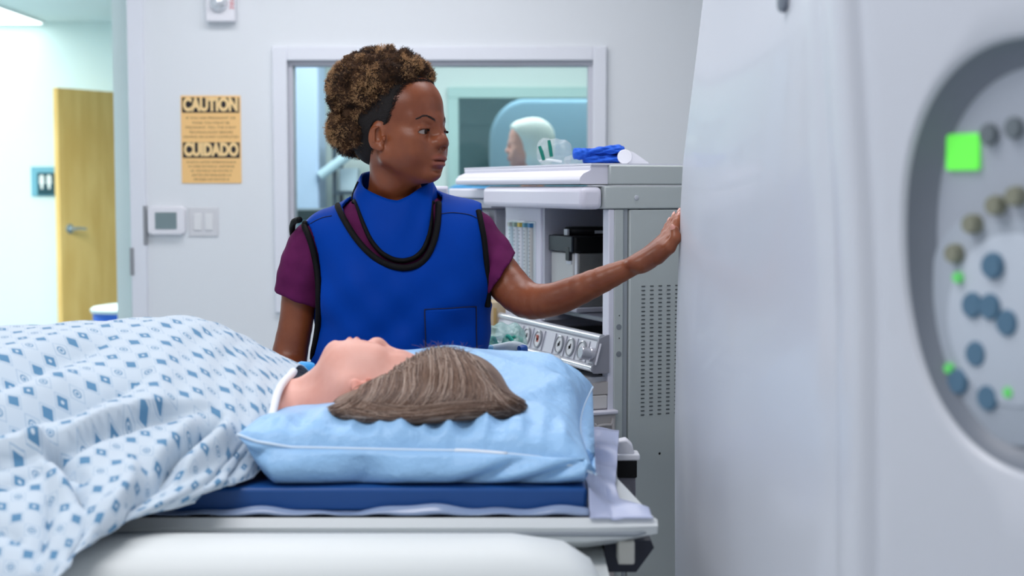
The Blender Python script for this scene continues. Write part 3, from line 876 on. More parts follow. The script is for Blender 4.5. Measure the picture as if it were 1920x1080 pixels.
# fly-away hairs at the crown
Ls = []
for _ in range(90):
    x = rs.uniform(790, 880); p0, n0 = on_hair(P(x, 650, 2.12), 0)
    d = np.array([rs.gauss(0, .5), rs.gauss(0, .4), 1.0]); d /= np.linalg.norm(d); L = rs.uniform(.006, .018)
    t = np.linspace(0, 1, 9)[:, None]; Ls.append(p0 + d * L * t + np.array([rs.gauss(0, 1), 0, rs.gauss(-.6, .4)]) * .008 * t ** 2)
Vl, Ql = strands(Ls, .00035); topat(link('hair_strands', qmesh('fly', Vl, Ql), mat('hair_mid', (128, 106, 92)), None, 180))

# --- gown: cloth sheet lofted over the body
ctl = [  # columns along the body (head end last); from the ridge down the near side: px, py, depth
    [(-1300, 640, 2.20), (-1310, 690, 2.04), (-1320, 830, 1.92), (-1330, 960, 1.82), (-1340, 1060, 1.76), (-1345, 1120, 1.75)],
    [(-560, 645, 2.20), (-570, 720, 2.02), (-590, 830, 1.86), (-610, 980, 1.72), (-630, 1140, 1.60), (-640, 1260, 1.58)],
    [(-160, 622, 2.20), (-170, 705, 2.01), (-180, 810, 1.86), (-190, 955, 1.71), (-200, 1130, 1.60), (-205, 1290, 1.58)],
    [(50, 612, 2.20), (40, 690, 2.03), (25, 795, 1.88), (10, 930, 1.73), (0, 1090, 1.61), (-5, 1240, 1.59)],
    [(215, 602, 2.20), (210, 680, 2.05), (200, 785, 1.91), (180, 895, 1.78), (150, 1000, 1.67), (105, 1090, 1.61)],
    [(350, 596, 2.22), (335, 670, 2.09), (330, 770, 1.965), (318, 870, 1.86), (282, 935, 1.78), (205, 995, 1.71)],
    [(432, 622, 2.24), (432, 690, 2.11), (430, 765, 2.00), (425, 845, 1.92), (400, 905, 1.86), (318, 955, 1.80)],
    [(500, 656, 2.27), (500, 705, 2.14), (492, 768, 2.03), (484, 832, 1.975), (472, 880, 1.94), (440, 922, 1.90)],
    [(562, 685, 2.27), (545, 703, 2.20), (524, 728, 2.12), (512, 765, 2.055), (506, 805, 2.01), (500, 870, 1.975)],
]
cols3 = []
for c in ctl:
    pts = [P(*q) for q in c]; top = pts[0]
    bk = [np.array([top[0], 2.535, 1.0]), np.array([top[0], 2.49, 1.0 + (top[2] - 1.0) * .45]), np.array([top[0], 2.37, 1.0 + (top[2] - 1.0) * .80])]
    cols3.append(catmull(bk + pts, 180))
NVg = 180
cols3 = np.array(cols3)                    # 8 x 120 x 3
NUg = 330
G = np.stack([catmull(cols3[:, j], NUg) for j in range(NVg)], 1)     # NUg x 120 x 3
du = np.gradient(G, axis=0); dv = np.gradient(G, axis=1)
Nn = np.cross(dv, du); Nn /= np.linalg.norm(Nn, axis=2)[..., None] + 1e-9
if Nn[150, 100, 1] > 0: Nn = -Nn
uu = np.linspace(-1, 7, NUg)[:, None]; vv = np.linspace(0, 8, NVg)[None, :]
def seen(G):
    x, y, z = G[..., 0], G[..., 1], G[..., 2] - CAMH
    dep = y * math.cos(PITCH) - z * math.sin(PITCH); up = y * math.sin(PITCH) + z * math.cos(PITCH)
    return 960 + FPX * x / dep, 540 - FPX * up / dep
gpx, gpy = seen(G)
disp = np.zeros(G.shape[:2])
def fold(pts, h, wd, kind='valley', fade=.25):
    """a crease of the cloth following a line; 'step' lets the upper layer lap over the lower one"""
    global disp
    c = catmull(pts, 40); best = np.full(gpx.shape, 1e9); tt = np.zeros(gpx.shape); sg = np.zeros(gpx.shape)
    for i in range(39):
        (x0, y0), (x1, y1) = c[i], c[i + 1]; ex, ey = x1 - x0, y1 - y0; L = ex * ex + ey * ey + 1e-9
        t = np.clip(((gpx - x0) * ex + (gpy - y0) * ey) / L, 0, 1); d = np.hypot(gpx - x0 - t * ex, gpy - y0 - t * ey)
        m = d < best; best = np.where(m, d, best); tt = np.where(m, (i + t) / 39, tt); sg = np.where(m, np.sign(ex * (gpy - y0) - ey * (gpx - x0)), sg)
    env = np.clip(tt / fade, 0, 1) if pts[0][0] > 5 else 1.0
    env = env * np.clip((1 - tt) / fade, 0, 1)
    if kind == 'valley': disp = disp - h * env * np.exp(-best / wd)
    elif kind == 'ridge': disp = disp + h * env * np.exp(-(best / wd) ** 2)
    else: disp = disp + h * env * np.where(sg < 0, np.exp(-(best / (wd * 3.0)) ** 1.5), np.exp(-best / (wd * .22)))
fold([(-150, 735), (0, 712), (60, 692), (157, 655), (215, 625)], .016, 16)
fold([(-150, 700), (0, 680), (90, 650), (190, 618)], .012, 20, 'ridge')
fold([(-160, 815), (0, 798), (73, 777), (146, 756), (230, 722), (290, 700)], .026, 18)
fold([(-160, 775), (0, 756), (90, 728), (200, 690)], .014, 24, 'ridge')
fold([(-160, 872), (0, 852), (120, 828), (195, 796), (292, 770), (415, 757)], .020, 14, 'step')
fold([(0, 862), (125, 840), (200, 808), (300, 782), (400, 768)], .016, 9)
fold([(296, 905), (318, 872), (345, 843), (394, 803), (424, 775)], .026, 9)
fold([(330, 905), (360, 862), (402, 822), (436, 790)], .014, 18, 'ridge')
fold([(275, 880), (300, 850), (340, 812), (380, 785)], .012, 20, 'ridge')
fold([(70, 822), (100, 838), (118, 872), (150, 925), (165, 960)], .022, 11)
fold([(78, 828), (125, 868), (175, 898)], .018, 9)
fold([(40, 840), (82, 850), (120, 900), (135, 950)], .012, 20, 'ridge')
fold([(-150, 905), (0, 905), (60, 880), (100, 850)], .014, 14)
fold([(230, 985), (262, 940), (300, 905), (345, 880)], .016, 14)
fold([(180, 1000), (215, 945), (240, 900), (245, 860)], .014, 22, 'ridge')
fold([(430, 905), (458, 870), (474, 838)], .016, 9)
fold([(385, 915), (420, 870), (452, 838), (468, 815)], .012, 14)
fold([(60, 1075), (80, 1010), (90, 950), (85, 900)], .014, 14)
fold([(120, 1060), (150, 1010), (170, 950)], .010, 12)
fold([(255, 640), (300, 680), (330, 740)], .006, 40, 'ridge')
fold([(-100, 1000), (0, 990), (50, 1020)], .012, 16)
disp = disp + .0012 * np.sin(uu * 9 + vv * 4 + 2 * np.sin(vv * 2)) * np.clip((6.6 - uu) / 1.5, 0, 1)
G0 = G.copy()
G = G + Nn * (disp * 1.25 * np.clip((uu - 0) * 2 + 1, 0, 1) * np.clip((7.0 - uu) * 2.5, 0, 1))[..., None]
G[..., 2] = np.where(G[..., 1] > 1.84, np.maximum(G[..., 2], 1.0), G[..., 2])
me = bpy.data.meshes.new('gown')
idx = np.arange(NUg * NVg).reshape(NUg, NVg)
Qg = np.stack([idx[:-1, :-1], idx[1:, :-1], idx[1:, 1:], idx[:-1, 1:]], 2).reshape(-1, 4)
me = qmesh('gown', G.reshape(-1, 3), Qg)
# cloth coordinates in metres for the print
su = np.cumsum(np.concatenate([np.zeros((1, NVg)), np.linalg.norm(np.diff(G0, axis=0), axis=2)]), 0)
sv = np.cumsum(np.concatenate([np.zeros((NUg, 1)), np.linalg.norm(np.diff(G0, axis=1), axis=2)], 1), 1)
su = su.mean(1)[:, None] * np.ones_like(su) * .5 + su * .5
uvl = me.uv_layers.new(name='cloth')
uvv = np.stack([su.ravel(), sv.ravel()], 1)[Qg.ravel()]
uvl.data.foreach_set('uv', uvv.astype(np.float32).ravel())
def gown_mat():
    m = bpy.data.materials.new('gown_print'); m.use_nodes = True; nt = m.node_tree; b = nt.nodes['Principled BSDF']
    b.inputs['Roughness'].default_value = .85; b.inputs['Sheen Weight'].default_value = .2; b.inputs['Specular IOR Level'].default_value = .2
    N = nt.nodes.new; Lk = nt.links.new
    uv = N('ShaderNodeUVMap'); uv.uv_map = 'cloth'
    def math_(op, a, b_=None, c_=None):
        n = N('ShaderNodeMath'); n.operation = op
        for i_, v in enumerate((a, b_, c_)):
            if v is None: continue
            if isinstance(v, (int, float)): n.inputs[i_].default_value = v
            else: Lk(v, n.inputs[i_])
        return n.outputs[0]
    mp = N('ShaderNodeMapping'); mp.inputs['Rotation'].default_value = (0, 0, math.radians(45)); mp.inputs['Scale'].default_value = (33, 33, 33)
    Lk(uv.outputs[0], mp.inputs[0])
    sp = N('ShaderNodeSeparateXYZ'); Lk(mp.outputs[0], sp.inputs[0])
    fxn = math_('FRACT', sp.outputs[0]); fyn = math_('FRACT', sp.outputs[1])
    ix = math_('FLOOR', sp.outputs[0]); iy = math_('FLOOR', sp.outputs[1])
    ax = math_('ABSOLUTE', math_('SUBTRACT', fxn, .5)); ay = math_('ABSOLUTE', math_('SUBTRACT', fyn, .5))
    cx_ = math_('SUBTRACT', fxn, .5); cy_ = math_('SUBTRACT', fyn, .5)
    dmax = math_('MULTIPLY', math_('MAXIMUM', math_('ABSOLUTE', math_('ADD', cx_, cy_)), math_('ABSOLUTE', math_('SUBTRACT', cx_, cy_))), .7071)
    rad = math_('SQRT', math_('ADD', math_('MULTIPLY', ax, ax), math_('MULTIPLY', ay, ay)))
    kind = math_('FRACT', math_('ADD', math_('ADD', math_('MULTIPLY', ix, .33333), math_('MULTIPLY', iy, .66667)), 100.05))
    k0 = math_('LESS_THAN', kind, .2); k2 = math_('GREATER_THAN', kind, .55)
    fill = math_('LESS_THAN', dmax, .22)
    hole = math_('LESS_THAN', rad, .075)
    ring = math_('MULTIPLY', math_('LESS_THAN', rad, .185), math_('GREATER_THAN', rad, .13))
    dot = math_('LESS_THAN', rad, .07)
    fk1 = math_('MULTIPLY', fill, math_('SUBTRACT', 1.0, hole))
    fk2 = math_('ADD', ring, dot)
    k1 = math_('SUBTRACT', math_('SUBTRACT', 1.0, k0), k2)
    body = math_('ADD', math_('ADD', math_('MULTIPLY', k0, fill), math_('MULTIPLY', k1, fk1)), math_('MULTIPLY', k2, math_('MULTIPLY', fk2, .95)))
    line = math_('MULTIPLY', math_('LESS_THAN', dmax, .312), math_('GREATER_THAN', dmax, .288))
    def mixc(fac, a, c):
        x = N('ShaderNodeMix'); x.data_type = 'RGBA'; Lk(fac, x.inputs[0])
        if isinstance(a, tuple): x.inputs[6].default_value = a
        else: Lk(a, x.inputs[6])
        x.inputs[7].default_value = c; return x.outputs[2]
    base = mixc(math_('MULTIPLY', line, .7), lin((194, 208, 220)), lin((112, 154, 188)))
    base = mixc(math_('MULTIPLY', body, .88), base, lin((60, 124, 166)))
    Lk(base, b.inputs['Base Color'])
    n2 = N('ShaderNodeTexNoise'); n2.inputs['Scale'].default_value = 30; n2.inputs['Detail'].default_value = 6
    tc = N('ShaderNodeTexCoord'); Lk(tc.outputs['Object'], n2.inputs['Vector'])
    bp = N('ShaderNodeBump'); bp.inputs['Strength'].default_value = .15; bp.inputs['Distance'].default_value = .003; Lk(n2.outputs[0], bp.inputs['Height']); Lk(bp.outputs[0], b.inputs['Normal'])
    return m
go = solid(topat(link('gown', me, gown_mat(), None, 180)), .0012, -1)
# white neck binding along the last column
nbp = [G[-1, j] + np.array([.002, -.001, .001]) for j in range(57, 156)]
trim_c = []
for x_t, y_t in catmull([(566, 686), (549, 702), (530, 724), (516, 750), (509, 778), (507, 800)], 40):
    trim_c.append(cast(ptree, x_t, y_t, 2.1, .005)[0])
trim_c = np.array(trim_c)
trim_c = G[-1, 84:156] + np.array([.001, 0, .001])
topat(MB().tube(trim_c, [.0062] * len(trim_c), 10).obj('neck_trim', mat('white_trim', (232, 236, 240), .8), None, 180))
# ================================================================== room
wall_m = mat('wall_paint', (235, 240, 244), .7, spec=.25, bump=.04, bscale=300)
trim_m = mat('trim_paint', (236, 240, 248), .4, spec=.4)
WY = 5.70
def px2(px, py, Y): p = P(px, py, Y); return p[0], p[2]
floor_m = mat('floor_vinyl', (176, 184, 192), .35, noise=.04, nscale=8)
struct(MB().box(-6.2, 3.2, -.6, 12.0, -.05, 0).obj('floor', floor_m))
struct(MB().box(-2.6, 2.6, -.6, WY, 2.70, 2.75).obj('ceiling', mat('ceiling_white', (236, 238, 240), .8)))
struct(MB().box(2.6, 2.66, -.6, WY, 0, 2.75).obj('wall_right', wall_m))
struct(MB().box(-2.66, -2.6, -.6, WY, 0, 2.75).obj('wall_left', wall_m))
# back wall with doorway and window opening
dl, dr = -2.45, px2(274, 400, WY)[0]
wl, wr2 = px2(541, 300, WY)[0], px2(1111, 300, WY)[0]
wt = px2(800, 114, WY)[1]; wb = 1.02
b = MB()
b.box(-2.6, dl, WY, WY + .12, 0, 2.75).box(dl, dr, WY, WY + .12, 2.30, 2.75).box(dr, wl, WY, WY + .12, 0, 2.75)
b.box(wl, wr2, WY, WY + .12, wt, 2.75).box(wl, wr2, WY, WY + .12, 0, wb).box(wr2, 2.6, WY, WY + .12, 0, 2.75)
struct(b.obj('wall_back', wall_m))
# doorway frame
jl = px2(247, 400, WY)[0]
fr = MB().box(jl, dr + .004, WY - .022, WY + .14, 0, 2.30).box(dl - .05, jl, WY - .022, WY + .14, 2.25, 2.30).box(dl - .05, dl + .02, WY - .022, WY + .14, 0, 2.25)
d1 = struct(fr.obj('door_1', trim_m, bev=.003))
hz = px2(252, 490, WY)
MB().box(jl - .004, jl + .012, WY - .026, WY + .02, hz[1] - .055, hz[1] + .055).obj('hinge', mat('steel', (170, 172, 176), .3, metal=.9), d1)
MB().box(dr - .006, dr + .006, WY - .024, WY - .002, px2(275, 436, WY)[1] - .05, px2(275, 400, WY)[1] + .03).obj('strike_plate', mat('steel', (170, 172, 176)), d1)
# window: casing, inner stop, glass
ol, orr = px2(514, 300, WY)[0], px2(1136, 300, WY)[0]; ot = px2(800, 88, WY)[1]; ob_ = .90
c = MB()
c.box(ol, wl, WY - .022, WY, ob_, ot).box(wr2, orr, WY - .022, WY, ob_, ot).box(wl, wr2, WY - .022, WY, wt, ot).box(wl, wr2, WY - .022, WY, ob_, wb)
win = struct(c.obj('window_1', trim_m, bev=.004))
c = MB(); e_ = .018
c.box(wl, wl + e_, WY + .01, WY + .10, wb + e_, wt - e_).box(wr2 - e_, wr2, WY + .01, WY + .10, wb + e_, wt - e_).box(wl, wr2, WY + .01, WY + .10, wt - e_, wt).box(wl, wr2, WY + .01, WY + .10, wb, wb + e_)
c.obj('window_frame', mat('frame_grey', (206, 208, 218), .4), win, bev=.002)
glass = bpy.data.materials.new('window_glass'); glass.use_nodes = True
nt = glass.node_tree; nt.nodes.clear()
o_ = nt.nodes.new('ShaderNodeOutputMaterial'); mx = nt.nodes.new('ShaderNodeMixShader'); tr = nt.nodes.new('ShaderNodeBsdfTransparent'); gl = nt.nodes.new('ShaderNodeBsdfGlossy')
tr.inputs[0].default_value = (.95, .99, .99, 1); gl.inputs['Roughness'].default_value = .02
fn_ = nt.nodes.new('ShaderNodeFresnel'); fn_.inputs[0].default_value = 1.35
nt.links.new(fn_.outputs[0], mx.inputs[0]); nt.links.new(tr.outputs[0], mx.inputs[1]); nt.links.new(gl.outputs[0], mx.inputs[2]); nt.links.new(mx.outputs[0], o_.inputs[0])
MB().box(wl + e_, wr2 - e_, WY + .05, WY + .056, wb + e_, wt - e_).obj('glass', glass, win)

# corridor
cy_m = mat('corridor_paint', (222, 240, 238), .7)
struct(MB().box(-6.2, -2.2, 10.9, 11.0, 0, 2.66).obj('wall_corridor_end', cy_m))
cx0 = px2(216, 100, 9.0)[0]
struct(MB().box(cx0, -1.56, 9.0, 9.12, 0, 2.66).obj('wall_corridor_side', mat('corridor_paint_blue', (200, 230, 236), .7)))
struct(MB().box(-1.62, -1.56, WY + .12, 9.0, 0, 2.75).obj('wall_control_left', cy_m))
struct(MB().box(-6.2, -6.1, 5.0, 11.0, 0, 2.66).obj('wall_corridor_left', cy_m))
struct(MB().box(-6.2, -1.56, WY + .12, 11.0, 2.655, 2.75).obj('ceiling_corridor', mat('corridor_ceiling', (214, 228, 228), .8)))
lp = MB().box(-5.2, -3.52, 9.75, 10.85, 2.635, 2.66)
pl_ = tag(lp.obj('ceiling_light', mat('light_frame', (235, 240, 240), .4)), 'bright white ceiling light panel in the corridor at top left', 'ceiling light')
MB().box(-5.17, -3.54, 9.78, 10.82, 2.628, 2.640).obj('diffuser', mat('light_diffuser', (255, 255, 255), .6, emit=(245, 255, 252), estr=3.0), pl_)
# oblique wooden door
A_ = P(107, 164, 10.25); B_ = P(218, 172, 10.75)
L_ = math.hypot(B_[0] - A_[0], B_[1] - A_[1]); an_ = math.atan2(B_[1] - A_[1], B_[0] - A_[0])
dw = mat('door_wood', (226, 190, 116), .45, rgb2=(212, 172, 96), nscale=3, stretch=(3, 3, .5))
door = MB().box(0, L_, 0, .045, .01, A_[2]).obj('door_2', dw, bev=.002)
door.location = (A_[0], A_[1], 0); door.rotation_euler = (0, 0, an_); struct(door)
hl = P(128, 429, 10.3)
st = mat('steel', (170, 172, 176))
h = MB(); h.lathe([(.001, 0), (.034, 0), (.034, .008), (.012, .012), (.012, .05), (.001, .052)], (.085, 0, hl[2]), (0, -1, 0), 24)
h.tube([(.085, -.048, hl[2]), (.13, -.050, hl[2] + .002), (.20, -.048, hl[2] - .004)], [.012, .010, .009], 12)
h.obj('door_handle', mat('handle_steel', (188, 200, 206), .25, metal=.8), door)
# restroom sign
sp_ = P(84, 340, 10.88); sg = empty('sign', (sp_[0], 10.895, sp_[2]), 'small teal restroom sign with two white figures left of the wooden door', 'sign')
k = 10.9 / FPX
sl, sr, stp, sbt = (58 - 84) * k, (112 - 84) * k, (340 - 313) * k, (340 - 368) * k
MB().box(sl, sr, -.012, 0, sbt, stp).obj('sign_plate', mat('sign_teal', (112, 176, 196), .4), sg, bev=.003)
MB().box(sl + 12 * k, sr - 3 * k, -.016, -.011, sbt + 2 * k, stp - 11 * k).obj('sign_panel', mat('sign_dark', (22, 72, 84), .4), sg)
f_ = MB()
for xx in (-5.5, 8):
    f_.lathe([(.001, 0), (.018, 0), (.018, .003), (.001, .003)], ((xx) * k, -.016, 7.5 * k), (0, -1, 0), 16)
    f_.prism([((xx - 4) * k, 4.5 * k), ((xx + 4) * k, 4.5 * k), ((xx + 4.6) * k, -5 * k), ((xx + 2.2) * k, -5 * k), ((xx + 2) * k, -14 * k), ((xx - 2) * k, -14 * k), ((xx - 2.2) * k, -5 * k), ((xx - 4.6) * k, -5 * k)], -.019, -.016)
f_.obj('restroom_symbol', mat('sign_white', (240, 250, 250), .5), sg)
# bin in the corridor
bp_ = P(226, 570, 7.6); bn = empty('waste_bin', (bp_[0], 7.6, 0), 'blue bin with a pale lid in the corridor past the doorway', 'bin')
MB().lathe([(.001, 0), (.12, 0), (.145, bp_[2] - .04), (.001, bp_[2] - .04)], n=28).obj('bin_body', mat('bin_blue', (30, 84, 176), .5), bn)
MB().lathe([(.155, bp_[2] - .042), (.158, bp_[2] - .025), (.14, bp_[2] - .012), (.06, bp_[2]), (.001, bp_[2])], n=28).obj('lid', mat('bin_lid', (170, 186, 186), .4), bn)

# ------------------------------------------------------------------ on the back wall
# caution sign
x0, zt = px2(339, 179.5, WY); x1, zb = px2(453, 343.5, WY)
sg = empty('sign', ((x0 + x1) / 2, WY, (zt + zb) / 2), 'orange caution sign with two black bands on the wall right of the doorway', 'sign')
hw, hh = (x1 - x0) / 2, (zt - zb) / 2
MB().box(-hw, hw, -.004, 0, -hh, hh).obj('sign_plate', mat('sign_orange', (255, 208, 138), .5), sg)
k = WY / FPX
def yb(py): return hh - (py - 179.5) * k
ink = mat('sign_ink', (36, 32, 38), .6)
MB().box(-hw + 2.5 * k, hw - 2.5 * k, -.0045, -.003, yb(211), yb(183)).obj('header_band', ink, sg)
MB().box(-hw + 2.5 * k, hw - 2.5 * k, -.0045, -.003, yb(295), yb(266)).obj('header_band', ink, sg)
def text(s, x, z, size, m, parent, y=-.0052, width=None, bold=0.0, name='lettering', ext=.0003, align='CENTER'):
    cu = bpy.data.curves.new(name, 'FONT'); cu.body = s; cu.size = size; cu.extrude = ext; cu.offset = bold; cu.align_x = align; cu.align_y = 'CENTER'
    o = bpy.data.objects.new(name, cu); col.objects.link(o)
    bpy.context.view_layer.update()
    dg = bpy.context.evaluated_depsgraph_get(); me = bpy.data.meshes.new_from_object(o.evaluated_get(dg))
    w0 = max(v.co.x for v in me.vertices) - min(v.co.x for v in me.vertices)
    bpy.data.objects.remove(o)
    sx = width / w0 if width else 1
    me.transform(Matrix.Rotation(math.pi / 2, 4, 'X') @ Matrix.Diagonal((sx, 1, 1, 1)))
    o = link(name, me, m, parent, None); o.location = (x, y, z); return o
cream = mat('sign_cream', (255, 220, 158), .5)
text('CAUTION', 0, yb(197), .068, cream, sg, width=2 * hw - 9 * k, bold=.0040)
text('CUIDADO', 0, yb(280.5), .068, cream, sg, width=2 * hw - 9 * k, bold=.0040)
fine = mat('sign_fine_ink', (120, 92, 66), .6)
for ln, py, ww in (('IF YOU ARE PREGNANT OR', 221, 92), ('THINK YOU MIGHT BE', 230, 70), ('PREGNANT, TELL THE X-RAY', 238.5, 94), ('TECHNOLOGIST BEFORE', 247.5, 82), ('HAVING AN X-RAY COMPLETED', 256, 102)):
    text(ln, 0, yb(py), .0125, fine, sg, y=-.0042, width=ww * k)
for ln, py, ww in (('SI ESTA USTED EMBARAZADA', 303, 92), ('O CREE ESTARLO, INFORME', 311, 86), ('AL TECNICO DE RAYOS X', 319, 78), ('ANTES DE REALIZAR LA', 327, 74), ('PRUEBA DE RAYOS X', 335, 66)):
    text(ln, 0, yb(py), .0118, fine, sg, y=-.0042, width=ww * k)
# thermostat
cx, cz = px2(314.5, 413.5, WY)
t_ = empty('thermostat', (cx, WY, cz), 'white wall thermostat with a grey screen beside the doorway', 'thermostat')
def rrect(hx, hz, r, n=6, sup=0):
    pts = []
    for qx, qz, a0 in ((1, 1, 0), (-1, 1, 90), (-1, -1, 180), (1, -1, 270)):
        for i in range(n + 1):
            a = math.radians(a0 + 90 * i / n); pts.append((qx * (hx - r) + r * math.cos(a), qz * (hz - r) + r * math.sin(a)))
    return pts
MB().prism(rrect(35 * k, 26.5 * k, 9 * k), -.030, 0).obj('case', mat('white_plastic', (240, 241, 247), .35), t_, bev=.006, seg=3)
MB().prism(rrect(20 * k, 15.5 * k, 1.5 * k), -.0325, -.029).obj('screen', mat('lcd_grey', (128, 148, 152), .25), t_)
# switch plate
cx, cz = px2(382, 416, WY)
t_ = empty('light_switch', (cx, WY, cz), 'off-white double light switch plate right of the thermostat', 'light switch')
MB().prism(rrect(27.5 * k, 27 * k, 1.5 * k), -.006, 0).obj('plate', mat('switch_plate', (222, 224, 228), .4), t_, bev=.002)
for sx in (-1, 1):
    MB().box((sx * 10.5 - 7.5) * k, (sx * 10.5 + 7.5) * k, -.0105, -.005, -15.5 * k, 15.5 * k).obj('rocker', mat('rocker_white', (236, 238, 240), .35), t_, bev=.002)
# strobe alarm at the top
cx, cz = px2(417, 12, WY)
t_ = empty('fire_alarm', (cx, WY, cz), 'white fire alarm strobe with red lettering at the top of the wall', 'alarm')
MB().prism(rrect(27 * k, 30 * k, 4 * k), -.045, 0).obj('case', mat('white_plastic', (240, 241, 247)), t_, bev=.006, seg=3)
MB().lathe([(.036, 0), (.032, .02), (.018, .034), (.001, .038)], (-2 * k, -.045, 4 * k), (0, -1, 0), 28).obj('strobe_lens', mat('clear_plastic', (225, 230, 236), .08, coat=1.0, metal=.4), t_)
t2 = text('FIRE', 21 * k, 2 * k, .024, mat('alarm_red', (206, 60, 70), .5), t_, y=-.0455); t2.rotation_euler = (0, math.radians(90), 0)

# ------------------------------------------------------------------ control room behind the glass
gm = mat('control_paint', (216, 230, 226), .7)
CY = 8.60
q0, q1 = px2(846, 300, CY)[0], 1.9; qt = px2(900, 170, CY)[1]
b = MB()
b.box(-1.56, q0, CY, CY + .1, 0, 2.75).box(q0, q1, CY, CY + .1, qt, 2.75).box(q0, q1, CY, CY + .1, 0, 1.0)
struct(b.obj('wall_control_back', gm))
struct(MB().box(1.9, 1.96, WY + .12, 11.3, 0, 2.75).obj('wall_control_right', gm))
struct(MB().box(-1.62, 1.96, WY + .12, 11.3, 2.70, 2.76).obj('ceiling_control', gm))
e2 = .045
c = MB().box(q0 - .02, q0 + e2, CY - .03, CY + .1, 1.0 + e2, qt - e2).box(q0 - .02, q1, CY - .03, CY + .1, qt - e2, qt + .02).box(q0 - .02, q1, CY - .03, CY + .1, 1.0, 1.0 + e2)
w2 = struct(c.obj('window_2', mat('window2_frame', (176, 208, 204), .5), bev=.004))
MB().box(q0 + e2, q1, CY + .04, CY + .046, 1.0 + e2, qt - e2).obj('glass', glass, w2)
struct(MB().box(-1.56, 1.96, 11.2, 11.3, 0, 2.75).obj('wall_far', mat('far_paint', (112, 138, 142), .7)))
# far scanner seen through both windows: rounded gantry block
fs = empty('scanner', (.72, 10.4, 0), 'rounded pale blue scanner seen through both windows', 'scanner')
a0 = P(918, 184, 10.0)
prof = [(-.88, 0), (-.88, 1.55)]
for i in range(9): a = math.radians(180 - 90 * i / 8); prof.append((-.62 + .26 * math.cos(a), a0[2] - .30 + .30 * math.sin(a)))
prof += [(.95, a0[2]), (.95, 0)]
MB().prism(prof, -.35, .35).obj('gantry_cover', mat('far_scanner', (184, 206, 224), .5), fs, bev=.03, seg=3)
# made-up cabinet for a blue-lit area at the left; its colour holds that light
cb = empty('cabinet', (-1.27, 8.2, 0), 'made-up tall cabinet with blue light put into its colour at the left of the control room window', 'cabinet')
MB().box(-.18, .18, -.16, .18, .05, 2.30).obj('body', mat('blue_light_body', (184, 208, 238), .4), cb, bev=.008)
for xx in (-.09, .09): MB().box(xx - .084, xx + .084, -.178, -.162, .10, 2.26).obj('door', mat('blue_light_door', (196, 216, 242), .35), cb, bev=.004)
MB().box(-.17, .17, -.15, .17, 0, .05).obj('plinth', mat('plinth_grey', (60, 70, 76), .6), cb)
# shelving rack with supplies
rk = empty('shelf_rack', (-.83, 8.2, 0), 'dark metal shelving rack behind the curly-haired head', 'shelf')
dk = mat('rack_dark', (52, 70, 84), .5)
for xx in (-.17, .13):
    for yy in (-.15, .15): MB().box(xx - .012, xx + .012, yy - .012, yy + .012, 0, 1.70).obj('post', dk, rk)
for zz in (.35, .72, 1.04, 1.36, 1.66): MB().box(-.18, .14, -.17, .17, zz, zz + .02).obj('shelf', dk, rk)
for i_, (xx, zz, sx, sz, cc) in enumerate([(-.10, 1.38, .10, .13, (206, 226, 236)), (.04, 1.38, .12, .09, (150, 176, 190)), (-.02, 1.06, .24, .16, (188, 200, 204)), (-.09, .74, .13, .18, (92, 110, 130)), (.06, .74, .10, .14, (214, 226, 230))]):
    tag(MB().box(-.83 + xx - sx / 2, -.83 + xx + sx / 2, 8.10, 8.28, zz, zz + sz).obj('supply_box', mat('box_%d' % i_, cc, .6), bev=.004),
        ['pale box on the rack, topmost shelf left', 'grey-blue box on the rack, topmost shelf right', 'wide grey box on the rack below the top boxes', 'dark blue box on the lowest filled shelf', 'white box beside the dark blue box'][i_], 'box', 'boxes on the rack')
p0, p1 = P(600, 330, 8.02), P(664, 282, 8.02)
tag(MB().tube([p0, p1], .028, 12).obj('paper_roll', mat('roll_white', (196, 222, 232), .6)), 'long white roll leaning diagonally across the rack', 'roll')
ct = empty('counter', (-.9, 6.3, 0), 'dark counter under the window at lower left behind the glass', 'counter')
zc = P(580, 392, 6.3)[2]
MB().box(-.45, .5, -.3, .3, zc - .04, zc).obj('worktop', mat('counter_top', (34, 70, 76), .4), ct, bev=.004)
MB().box(-.44, .49, -.28, .28, 0, zc - .04).obj('body', mat('counter_body', (120, 170, 190), .5), ct)

